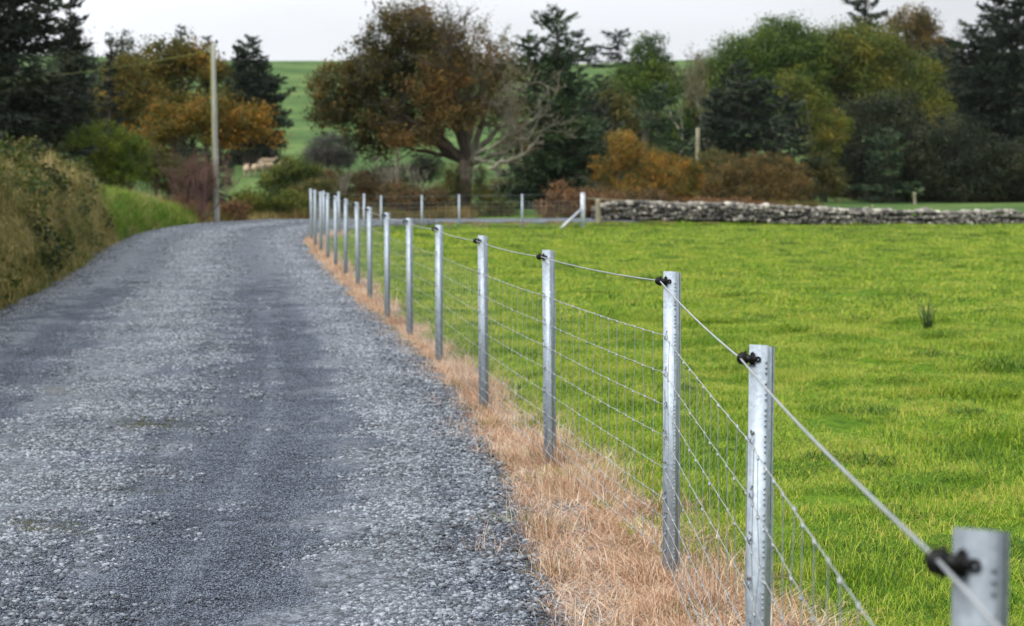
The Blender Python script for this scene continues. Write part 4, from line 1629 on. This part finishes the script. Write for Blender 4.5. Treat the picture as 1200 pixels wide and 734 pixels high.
# ---- left side
conifer("spruce_tree", "huge dark spruce filling the upper left, taller than the frame", 64, -8, -230, 205, 112, F_DARKCON, 11, step=.34, per=9, size=.3, ragged=.22, dens=1.1, droop=.3, ns=12, taper=.55)
conifer("spruce_tree", "dark spruce just left of the autumn trees, with a ragged pointed side", 72, 82, -14, 210, 46, F_DARKCON, 12, step=.32, per=8, size=.28, ragged=.3, ns=11, taper=.6)
conifer("spruce_tree", "smaller dark spruce between the huge spruce and the golden trees", 78, 128, 40, 215, 26, F_DARKCON, 13, size=.26, ragged=.3, ns=10)
conifer("spruce_tree", "blue green spire poking over the golden tree left of the utility pole", 92, 213, 30, 215, 34, F_FIR, 14, size=.3, ragged=.35)
conifer("spruce_tree", "thin dark spire just behind the top of the utility pole", 94, 243, 42, 215, 30, F_FIR, 15, size=.3, ragged=.35)
conifer("fir_tree", "broad dark blue fir right of the utility pole with a jagged layered outline", 128, 292, 44, 220, 50, F_FIR, 16, size=.34, ragged=.3, step=.4, per=8, taper=.5, ns=10,
        first=.3, stems=[(0, 42, 1), (-14, 55, .7), (16, 66, .8), (28, 92, .7)])
broadleaf("autumn_tree", "golden olive tree with thinning crown behind the utility pole", "tree", 84, 205, .16,
          [(192, 72, 40, 26), (225, 62, 32, 22), (165, 88, 34, 22), (245, 88, 24, 28), (200, 110, 50, 24)], F_AUTG, 330, 32, .17, .5, 21, holes=.25)
broadleaf("autumn_tree", "low spreading orange and yellow tree behind the bare red shrub", "tree", 76, 232, .12,
          [(205, 142, 44, 24), (250, 132, 42, 20), (290, 138, 34, 20), (262, 156, 46, 20), (180, 165, 34, 20), (312, 158, 20, 9)], F_AUT, 330, 32, .14, .42, 22, holes=.2, fork=.3)
broadleaf("autumn_tree", "brownish gold tree between the dark spruce and the utility pole", "tree", 80, 150, .12,
          [(148, 95, 26, 34), (165, 120, 30, 26), (130, 125, 25, 22)], F_AUTG, 190, 30, .15, .45, 23, holes=.2)
bush("willow_bush", "rounded bright green bush above the grassy bank", 66, [(118, 172, 44, 30), (90, 180, 30, 24), (150, 180, 28, 26), (130, 205, 50, 18)], F_LIME, 430, 31, 34, .09, .26)
bush("willow_bush", "dull green bush in the shade between the bank and the bare red shrub", 70, [(175, 190, 24, 22), (195, 205, 28, 20)], F_OLIVE, 190, 32, 30, .09, .26)
bare_tree("bare_shrub", "leafless reddish shrub with many upright stems beside the utility pole", "shrub", 62.6, 229, 160, 33, .03, 4, M_TWIG, F_BRAMBLE, .3, 11, .72, .05, 1, up=.45, first=.28, minr=.005, sway=.2)
bush("bramble_bush", "rusty brown brambles around the foot of the utility pole", 65, [(215, 240, 18, 16), (272, 246, 24, 12), (240, 248, 30, 10)], F_RED, 150, 34, 26, .09, .22)
bush("hedge_bush", "ochre and green low hedge beside the bend, left of the steel posts", 69, [(295, 240, 28, 16), (330, 238, 26, 16), (352, 244, 14, 14)], F_YG, 330, 35, 30, .09, .24)
bush("hedge_bush", "tawny hedge behind the corner of the steel fence", 72, [(375, 228, 26, 20), (350, 235, 20, 18), (398, 240, 22, 14)], F_OLIVE, 260, 36, 30, .09, .26)
bush("gorse_bush", "olive yellow rounded bush below the sheep", 84, [(345, 205, 32, 20), (325, 215, 24, 14), (372, 212, 18, 18)], F_YG, 260, 37, 30, .11, .3)
bush("twiggy_bush", "round purplish grey leafless bush on the green slope", 104, [(388, 176, 30, 22), (372, 184, 18, 14), (405, 186, 16, 12)], F_GREYB, 300, 38, 34, .09, .34, bark=M_TWIG)
bush("bramble_hedge", "tangled brown bramble hedge behind the steel posts, left of the big tree", 76, [(392, 218, 22, 18), (425, 216, 26, 18), (470, 232, 34, 18), (505, 236, 26, 16), (440, 240, 60, 12)], F_BRAMBLE, 520, 39, 30, .1, .3, holes=.12, stems=16)
for k, (px, yt, Y) in enumerate([(400, 190, 75), (437, 176, 77), (452, 182, 78), (487, 184, 77)]):
    bare_tree("bare_sapling", ["short bare sapling at the left of the bramble hedge", "tallest thin sapling rising from the bramble hedge", "forked grey sapling in the middle of the bramble hedge", "pale leafless sapling nearest the big tree"][k],
              "sapling", Y, px, yt, 60 + k, .03, 4, M_BARKP, None, .35, 2, .7, up=.35, first=.36, minr=.006, group="bare saplings in the bramble hedge")

bush("shade_bush", "dark thicket under the trees behind the sheep", 134, [(296, 176, 26, 20), (270, 190, 22, 16), (318, 182, 16, 14)], F_DARKCON, 260, 49, 28, .16, .42, shell=.35)

# ---- the big half bare sycamore
def big_tree():
    Y = 80
    r = np.random.default_rng(77)
    bx = pt(543, 250, Y)[0]; g = gz(bx, Y)
    root = thing("sycamore_tree", "large spreading autumn tree with thick trunk, bronze crown and bare pale limbs on the right", "tree", None, (bx, Y, g))
    mb = MB()
    def w(x, y, dy=0.0): return pt(x, y, Y + dy)
    mb.tube([w(543, 262), w(543, 250), w(543, 235), w(544, 218), w(545, 200), w(547, 188)], [.56, .40, .33, .30, .31, .30], 14, cap=False)
    for a, b in (((540, 195), (522, 178)), ((548, 192), (553, 160))):
        pass
    tips = []
    limbs = [  # polyline in the picture, depth offset, radii
        ([(545, 192), (530, 176), (505, 158), (478, 140), (452, 120)], -.6, .17, .04),
        ([(545, 190), (538, 160), (525, 130), (510, 95), (498, 60)], .3, .16, .035),
        ([(546, 190), (549, 160), (546, 128), (552, 95), (556, 62)], -.4, .14, .035),
        ([(547, 190), (558, 165), (566, 138), (574, 108), (584, 80)], .4, .17, .04),
        ([(548, 192), (566, 172), (585, 150), (600, 122), (608, 98)], -.8, .15, .035),
        ([(548, 194), (572, 184), (590, 180), (606, 166), (622, 160)], -1.3, .12, .03),
        ([(546, 192), (522, 182), (498, 178), (470, 170), (445, 160)], 1.0, .12, .03),
        ([(544, 190), (520, 165), (490, 120), (470, 85), (462, 50)], 1.2, .14, .035),
        ([(544, 192), (515, 172), (470, 150), (430, 135), (395, 122)], .6, .13, .03),
        ([(547, 190), (552, 150), (560, 120), (572, 70), (575, 52)], 1.8, .15, .035),
        ([(547, 190), (540, 150), (532, 110), (528, 70), (522, 38)], -1.6, .17, .035),
    ]
    lm = MB(); pm = MB()
    for i, (pl, dy, r0, r1) in enumerate(limbs):
        n = len(pl)
        P = np.array([w(x, y, dy * (j / (n - 1)) * 1.6) for j, (x, y) in enumerate(pl)])
        f = np.linspace(0, n - 1, 16)
        Ps = np.stack([np.interp(f, range(n), P[:, c]) for c in range(3)], 1)
        Ps[1:-1] += r.normal(0, .035, (14, 3))
        tgt = pm if i in (2, 3, 4, 5, 9) else lm
        tgt.tube(Ps, np.linspace(r0, r1, 16), 8, cap=False)
        for j in range(4, 16):
            if r.random() < .85:
                d = Ps[j] - Ps[j - 1]; d /= np.linalg.norm(d)
                d = d + r.normal(0, .7, 3) + [0, 0, .1 if i != 5 else 0]
                rec_branch(tgt, Ps[j], d, r.uniform(.55, 1.0), max(.018, (r0 + (r1 - r0) * j / 16) * .4), 3, r, .5, tips, .12, .009, 5, .72)
    # long low pale limb sweeping to the right
    for pl, dy, r0 in (([(573, 198), (584, 192), (598, 188), (612, 184), (620, 174), (627, 168)], -2.2, .085), ([(560, 180), (578, 172), (596, 158), (615, 150), (630, 134)], -1.8, .07), ([(556, 186), (574, 192), (590, 190)], -1.9, .08)):
        P = np.array([w(x, y, dy) for x, y in pl]); n = len(pl)
        f = np.linspace(0, n - 1, 12)
        Ps = np.stack([np.interp(f, range(n), P[:, c]) for c in range(3)], 1)
        Ps[1:-1] += r.normal(0, .03, (10, 3))
        pm.tube(Ps, np.linspace(r0, .02, 12), 7)
        for j in range(3, 12, 2):
            rec_branch(pm, Ps[j], (Ps[j] - Ps[j - 1]) / .2 + r.normal(0, .6, 3), .55, .022, 2, r, .5, None, .15, .008, 4, .7)
    mb.build("trunk", M_BARK, root, smooth=True)
    lm.build("dark_limbs", M_BARKD, root, smooth=True)
    pm.build("bare_limbs", M_BARKP, root, smooth=True)
    lob = lobes_px([(470, 40, 42, 34), (505, 55, 44, 34), (440, 75, 42, 32), (400, 95, 44, 28), (385, 130, 26, 26), (420, 125, 42, 34), (455, 150, 30, 26), (470, 100, 52, 40), (435, 165, 30, 20, 1.5), (495, 120, 36, 30, 1.5)], Y)
    P, t, cc = clump_cloud(lob, 760, 34, .42, r, .42, holes=.1)
    V, F = leaves(P, .15, r, N=LAST_N); mesh_obj("dark_crown", V, F, F_SYCD, root, fattr={"tint": t})
    lob = lobes_px([(520, 45, 50, 32), (555, 70, 40, 28), (515, 90, 46, 34, -1.5), (550, 105, 46, 28), (485, 20, 34, 16), (590, 92, 26, 26), (530, 135, 50, 24, -1.5), (590, 130, 30, 22), (485, 160, 40, 16, -1.5), (600, 170, 26, 14)], Y)
    P, t, cc = clump_cloud(lob, 640, 22, .46, r, .55, holes=.12)
    V, F = leaves(P, .14, r, N=LAST_N); mesh_obj("bronze_crown", V, F, F_SYC, root, fattr={"tint": t})
    T = np.array(tips)
    P = (T[:, None] + r.normal(0, .16, (len(T), 1, 3))).reshape(-1, 3)
    P = P[r.random(len(P)) < .45]
    V, F = leaves(P, .12, r); mesh_obj("sparse_leaves", V, F, F_OLIVE, root, fattr={"tint": r.random(len(P))})


big_tree()
bush("ivy_bush", "leafy yellow green growth around the foot of the big tree", 79, [(520, 235, 20, 26), (568, 238, 22, 26), (590, 246, 22, 10), (530, 212, 12, 20), (564, 214, 10, 18)], F_OLIVE, 240, 41, 26, .1, .26, holes=.1)

# ---- middle
conifer("pine_tree", "tall dark ragged conifer with two pointed tops right of the big autumn tree", 88, 652, 2, 235, 58, F_FIRG, 51, size=.32, step=.4, per=7, ragged=.42, taper=.42, dens=.85, droop=.1, lift=.3, ns=9,
        stems=[(0, 4, 1.0), (-34, 36, .75), (8, 60, 1.0), (24, 100, .9)])
conifer("pine_tree", "shorter dark drooping conifer hiding behind the russet bush", 92, 690, 105, 235, 46, F_DARKCON, 52, size=.3, ragged=.4, taper=.5, ns=9)
for k, (px, yt, rp) in enumerate([(677, 36, 24), (697, 55, 12), (722, 37, 26)]):
    conifer("pine_tree", ["left and broadest of the three tiny pines on the hilltop", "smallest low pine between two others on the hilltop", "right pointed pine on the hilltop skyline"][k], 330, px, yt, 80, rp, F_FIR, 80 + k,
            size=1.0, step=1.0, per=6, ragged=.45, taper=.35, ns=2.2, group="pines on the hilltop", first=.12)
broadleaf("round_tree", "fresh green rounded tree left of the bare pale trees", "tree", 118, 757, .22, [(762, 68, 26, 26), (750, 98, 34, 26), (730, 112, 26, 22), (775, 105, 26, 24)], F_GREEN, 340, 30, .19, .55, 91, holes=.08)
broadleaf("round_tree", "pale muted green tree behind the russet bush, left of the dark firs", "tree", 104, 720, .15, [(712, 120, 28, 26), (728, 140, 26, 24), (700, 140, 20, 20)], F_OLIVE, 200, 30, .16, .5, 92, holes=.12)
for k, (px, yt, sd_) in enumerate([(797, 34, 5), (830, 32, 6), (846, 40, 8), (815, 60, 9)]):
    bare_tree("thin_tree", ["pale nearly leafless tree right of the fresh green round tree", "taller wispy bare tree just left of the great green dome", "wispy bare tree touching the edge of the great green dome", "short thin bare tree between the two tall bare ones"][k],
              "tree", 122 + k * 2, px, yt, sd_, .11, 5, M_BARKP, F_OLIVE, .34, 1, .74, .16, 2, group="pale bare trees on the slope", up=.35, first=.3, minr=.014)
conifer("fir_tree", "low wide dark fir behind the orange bush", 96, 770, 98, 235, 42, F_FIRG, 53, size=.3, ragged=.4, taper=.5, droop=.2)
conifer("fir_tree", "dark blue green fir left of the great green dome", 100, 868, 66, 235, 62, F_FIR, 54, size=.34, ragged=.32, taper=.55, per=8, step=.4, dens=.95,
        stems=[(0, 72, 1.0), (-28, 100, .7), (30, 96, .8)])
bush("russet_bush", "bright orange leafed bush behind the left part of the stone wall", 80, [(735, 178, 22, 30), (712, 200, 24, 22), (758, 202, 32, 26), (782, 212, 24, 20), (740, 225, 50, 14), (722, 165, 14, 16)], F_ORANGE, 420, 42, 30, .11, .34, holes=.3)
bush("russet_bush", "yellow brown bush right of the orange one, beside the tall timber post", 83, [(800, 205, 26, 24), (790, 225, 30, 16), (770, 192, 16, 18)], F_AUT, 230, 43, 30, .11, .3, holes=.1)
bush("brown_bush", "wide rounded brown bush behind the middle of the stone wall", 86, [(862, 208, 36, 26), (900, 202, 34, 26), (930, 214, 28, 24), (885, 226, 60, 14), (845, 222, 26, 16)], F_BROWN, 640, 44, 32, .1, .32)
bush("gorse_bush", "dull green bush left of the brown one with yellow edges", 90, [(835, 196, 26, 22), (818, 212, 20, 20)], F_OLIVE, 200, 45, 30, .11, .3)
bush("bracken_patch", "rusty red bracken just behind the top of the stone wall", 77.5, [(825, 240, 30, 7), (862, 240, 30, 7), (795, 242, 16, 6), (895, 242, 20, 5)], F_RED, 230, 46, 24, .1, .2, cat="bracken", part="fronds")
bush("bracken_patch", "rusty bracken at the left end of the wall behind the strainer post", 74.5, [(660, 232, 20, 22), (685, 238, 18, 18), (640, 246, 14, 10), (712, 240, 18, 14)], F_RED, 200, 47, 22, .1, .24, cat="bracken", part="fronds", holes=.2)
bush("bramble_hedge", "green brown brambles directly behind the left end of the stone wall", 76.5, [(725, 236, 30, 14), (765, 236, 30, 13), (700, 232, 18, 14)], F_BRAMBLE, 260, 48, 28, .1, .26)

# ---- right
broadleaf("great_dome_tree", "great rounded green tree, its yellowing top against the sky", "tree", 124, 905, .4, [(905, 62, 52, 38), (880, 92, 44, 36), (940, 80, 40, 34), (920, 46, 40, 24), (862, 78, 30, 34), (905, 120, 64, 40), (850, 120, 30, 36)], F_GREEN, 800, 56, .19, .85, 93, shell=.35)
broadleaf("great_dome_tree", "broad olive gold topped dome tree right of the first green dome", "tree", 126, 1010, .4, [(1000, 72, 56, 40), (1040, 88, 46, 42), (965, 80, 36, 34), (1010, 55, 46, 24), (1078, 100, 34, 44), (1010, 130, 80, 40), (1090, 140, 30, 40), (985, 60, 44, 30)], F_YG, 860, 56, .19, .85, 94, shell=.35)
broadleaf("ivy_tree", "dark ivy covered tree below the two dome trees", "tree", 112, 1020, .3, [(1010, 160, 44, 50), (1050, 150, 36, 46), (980, 185, 34, 38), (1035, 200, 50, 34)], F_DGREEN, 470, 50, .17, .7, 95, shell=.4, holes=.15)
broadleaf("ivy_tree", "deep green leafy tree at the far right under the big spruce", "tree", 110, 1130, .3, [(1120, 180, 50, 44), (1165, 190, 50, 40), (1090, 190, 36, 40), (1195, 200, 30, 34), (1130, 215, 60, 18)], F_DGREEN, 470, 50, .17, .7, 96, shell=.4, holes=.15)
broadleaf("birch_tree", "pale yellow green tree with thin light stems before the dark dome", "tree", 106, 950, .1, [(932, 98, 24, 22), (948, 120, 28, 22), (972, 148, 30, 22), (960, 175, 26, 20)], F_YG, 260, 28, .15, .42, 97, bark=M_BARKP, holes=.2)
broadleaf("birch_tree", "small dull brown tree at the edge of the green strip, right of the brown bush", "tree", 104, 968, .1, [(958, 205, 20, 26), (975, 215, 18, 18)], F_OLIVE, 150, 28, .14, .4, 98, holes=.1)
conifer("fir_tree", "dark fir rising under the green dome, right of the thin timber post", 104, 925, 110, 238, 40, F_FIR, 55, size=.32, ragged=.35, taper=.5)
conifer("fir_tree", "dark fir in the middle of the shaded wood", 108, 1040, 150, 238, 44, F_FIRG, 56, size=.32, ragged=.35, taper=.5)
conifer("fir_tree", "towering dark spruce at the right edge, taller than its neighbours", 114, 1168, -22, 240, 62, F_FIR, 57, size=.36, ragged=.36, taper=.42, per=8, step=.45, ns=9, dens=.95,
        stems=[(0, -14, 1.0), (-30, 30, .7), (30, -20, 1.0), (-4, 60, 1.0)])
conifer("fir_tree", "dark conifer crown cut by the frame above the brown topped tree", 150, 1014, -40, 235, 34, F_FIR, 58, size=.5, ragged=.3, taper=.35, ns=6, step=.6)
broadleaf("brown_topped_tree", "high thinning brown tree on the skyline right of the cut off conifer", "tree", 140, 1065, .3, [(1068, 38, 32, 30), (1050, 58, 30, 26), (1092, 66, 30, 34), (1082, 28, 20, 18), (1110, 95, 24, 34)], F_BROWN, 520, 28, .22, .6, 99, holes=.2)
bare_tree("thin_tree", "wispy leafless tree on the skyline beside the towering spruce", "tree", 138, 1118, 2, 10, .15, 5, M_BARK, F_OLIVE, .4, 2, .74, .14, 1, up=.3, first=.28, minr=.014)
broadleaf("background_tree", "muted green tree filling the gap behind the towering spruce", "tree", 134, 1110, .25, [(1108, 100, 34, 46), (1135, 130, 40, 50), (1185, 110, 44, 64)], F_DGREEN, 620, 30, .22, .6, 100)
for k, (px, py, rx, ry, Y, m) in enumerate([(970, 212, 34, 26, 118, 0), (1030, 222, 44, 18, 114, 1), (1095, 220, 40, 20, 113, 0), (1150, 222, 40, 18, 112, 1), (1200, 218, 34, 24, 112, 0), (1000, 180, 40, 40, 119, 0)]):
    bush("shade_bush", ["dark bush at the left end of the green strip", "dark brown bush behind the green strip, left of the pale post", "dark green bush behind the pale stubby post", "dark brownish bush right of the pale stubby post", "dark green bush at the right edge behind the wall", "tall dark thicket behind the birch"][k],
         Y, [(px, py, rx, ry), (px + rx * .5, py + 8, rx * .6, ry * .6)], (F_DGREEN, F_BRAMBLE)[m], 260, 110 + k, 28, .15, .42, shell=.35, group="dark bushes under the wood")

for k, (px, py, rx, ry, Y, m) in enumerate([(700, 172, 34, 40, 112, F_OLIVE), (742, 150, 34, 36, 128, F_DGREEN), (790, 165, 34, 44, 126, F_GREEN), (822, 150, 26, 46, 130, F_OLIVE), (842, 110, 22, 40, 132, F_GREEN),
                                             (985, 130, 40, 40, 128, F_DGREEN), (1080, 165, 44, 50, 124, F_OLIVE)]):
    broadleaf("background_tree", ["dull olive tree between the ragged two topped conifer and the orange bush", "dark leafy tree under the fresh green rounded tree", "green tree filling the gap beneath the pale bare trees",
                                  "olive tree just behind the tall thick timber post", "green tree leaning against the left flank of the great green dome", "dark tree between the two great domes", "dull olive tree at the foot of the gold topped dome"][k],
              "tree", Y, px, .18, [(px, py, rx, ry), (px + rx * .4, py + ry * .5, rx * .8, ry * .6), (px - rx * .4, py + ry * .4, rx * .8, ry * .6)], m, 330, 32, .2, .65, 150 + k, group="trees filling the wood")
bush("hedge_bush", "dark green scrub on the slope left of the big tree trunk", 92, [(470, 205, 30, 16), (500, 198, 22, 20), (440, 208, 24, 12)], F_DGREEN, 200, 161, 30, .11, .3)
bush("hedge_bush", "green brown scrub on the slope right of the big tree trunk", 90, [(590, 222, 28, 12), (625, 226, 26, 12), (650, 214, 24, 18)], F_OLIVE, 200, 162, 30, .11, .3)

# ---- distant hill thickets, kept individually as trees
for k, (px, py, rx, ry, Y, m) in enumerate([(150, 100, 40, 60, 130, F_DGREEN), (90, 110, 50, 70, 120, F_DARKCON), (20, 120, 60, 80, 110, F_DARKCON)]):
    broadleaf("background_tree", ["dark leafy tree behind the golden trees", "shadowy tree behind the dark spruces", "deep shaded tree at the far left behind the huge spruce"][k], "tree", Y, px, .25,
              [(px, py, rx, ry), (px + rx * .4, py + ry * .5, rx * .8, ry * .6), (px - rx * .4, py + ry * .4, rx * .8, ry * .6)], m, 360, 28, .22, .6, 130 + k)

# ---- sheep
M_WOOL = simple_mat("wool", (160, 142, 118), .95, var=.12)
M_FACE = simple_mat("sheep_face", (160, 140, 118), .9)


def sheep_body():
    me = bpy.data.meshes.new("sheep_skeleton")
    V = [(0, 0, .62), (.28, 0, .63), (.50, 0, .60), (-.28, 0, .64), (-.48, 0, .62), (.66, 0, .76), (.76, 0, .86), (.92, 0, .80),
         (.34, .13, .46), (.35, .14, .22), (.37, .14, .0), (.34, -.13, .46), (.36, -.14, .22), (.34, -.14, .0),
         (-.38, .13, .46), (-.33, .14, .36), (-.42, .14, .20), (-.39, .14, .0), (-.38, -.13, .46), (-.35, -.14, .36), (-.44, -.14, .20), (-.43, -.14, .0), (-.60, 0, .52)]
    E = [(0, 1), (1, 2), (0, 3), (3, 4), (2, 5), (5, 6), (6, 7), (2, 8), (8, 9), (9, 10), (2, 11), (11, 12), (12, 13), (4, 14), (14, 15), (15, 16), (16, 17), (4, 18), (18, 19), (19, 20), (20, 21), (4, 22)]
    Rd = [.25, .24, .19, .25, .19, .12, .10, .055, .075, .035, .032, .075, .035, .032, .095, .06, .038, .034, .095, .06, .038, .034, .035]
    me.from_pydata(V, E, [])
    ob = bpy.data.objects.new("tmp", me); COL.objects.link(ob)
    md = ob.modifiers.new("skin", 'SKIN'); md.use_smooth_shade = True
    for i, v in enumerate(me.skin_vertices[0].data):
        v.radius = (Rd[i], Rd[i]); v.use_root = (i == 0)
    ob.modifiers.new("sub", 'SUBSURF').levels = 2
    bpy.context.view_layer.update()
    dg = bpy.context.evaluated_depsgraph_get()
    m2 = bpy.data.meshes.new_from_object(ob.evaluated_get(dg))
    bpy.data.objects.remove(ob)
    m2.materials.clear(); m2.materials.append(M_WOOL)
    return m2


ME_SHEEP = sheep_body()
ME_EAR = []
for s_ in (-1, 1):
    em = MB()
    em.tube([(.74, s_ * .07, .92), (.71, s_ * .17, .93), (.70, s_ * .22, .90)], [.028, .035, .01], 6)
    ME_EAR.append(mesh_data("ear", np.vstack(em.V), [np.vstack(em.Q), np.vstack(em.T)], M_FACE))
for k, (px, yb, Y, rot, sc_, lab) in enumerate([
        (289, 206, 118, 95, .86, "pale sheep seen from behind, leftmost of the little flock on the slope"),
        (301, 205, 119, 60, .86, "cream sheep in the middle of the flock, standing side on"),
        (315, 199, 121, 235, .84, "cream sheep at the right of the flock, above the olive bush"),
        (311, 190, 127, 10, .88, "highest sheep of the flock, standing behind the others"),
        (332, 193, 124, 60, .8, "lone sheep half hidden right of the flock, behind the bush")]):
    p = pt(px, yb, Y)
    o = thing("sheep", lab, "sheep", "sheep grazing on the slope", (p[0], Y, gz(p[0], Y)))
    o.rotation_euler = (0, 0, R(rot)); o.scale = (sc_,) * 3
    link(bpy.data.objects.new("body", ME_SHEEP), o)
    for m_ in ME_EAR:
        link(bpy.data.objects.new("ear", m_), o)

# ---- rush tuft in the pasture
p = pt(1088, 392, 21.0)
gx = gz(p[0], p[1])
mb = MB(); r = np.random.default_rng(5)
for i in range(26):
    a = r.random() * 6.28; L = r.uniform(.12, .3) if i > 4 else r.uniform(.3, .36)
    b_ = np.array([p[0] + r.normal(0, .02), p[1] + r.normal(0, .02), gx - .01])
    tl = np.array([math.cos(a), math.sin(a), 0]) * L * r.uniform(.05, .4)
    mb.tube([b_, b_ + tl * .4 + [0, 0, L * .55], b_ + tl + [0, 0, L]], [.004, .004, .002], 4)
tag(mb.build("rush_tuft", simple_mat("rush_green", (40, 66, 26), .7)), "dark upright tuft of rushes standing alone in the pasture", "rushes")
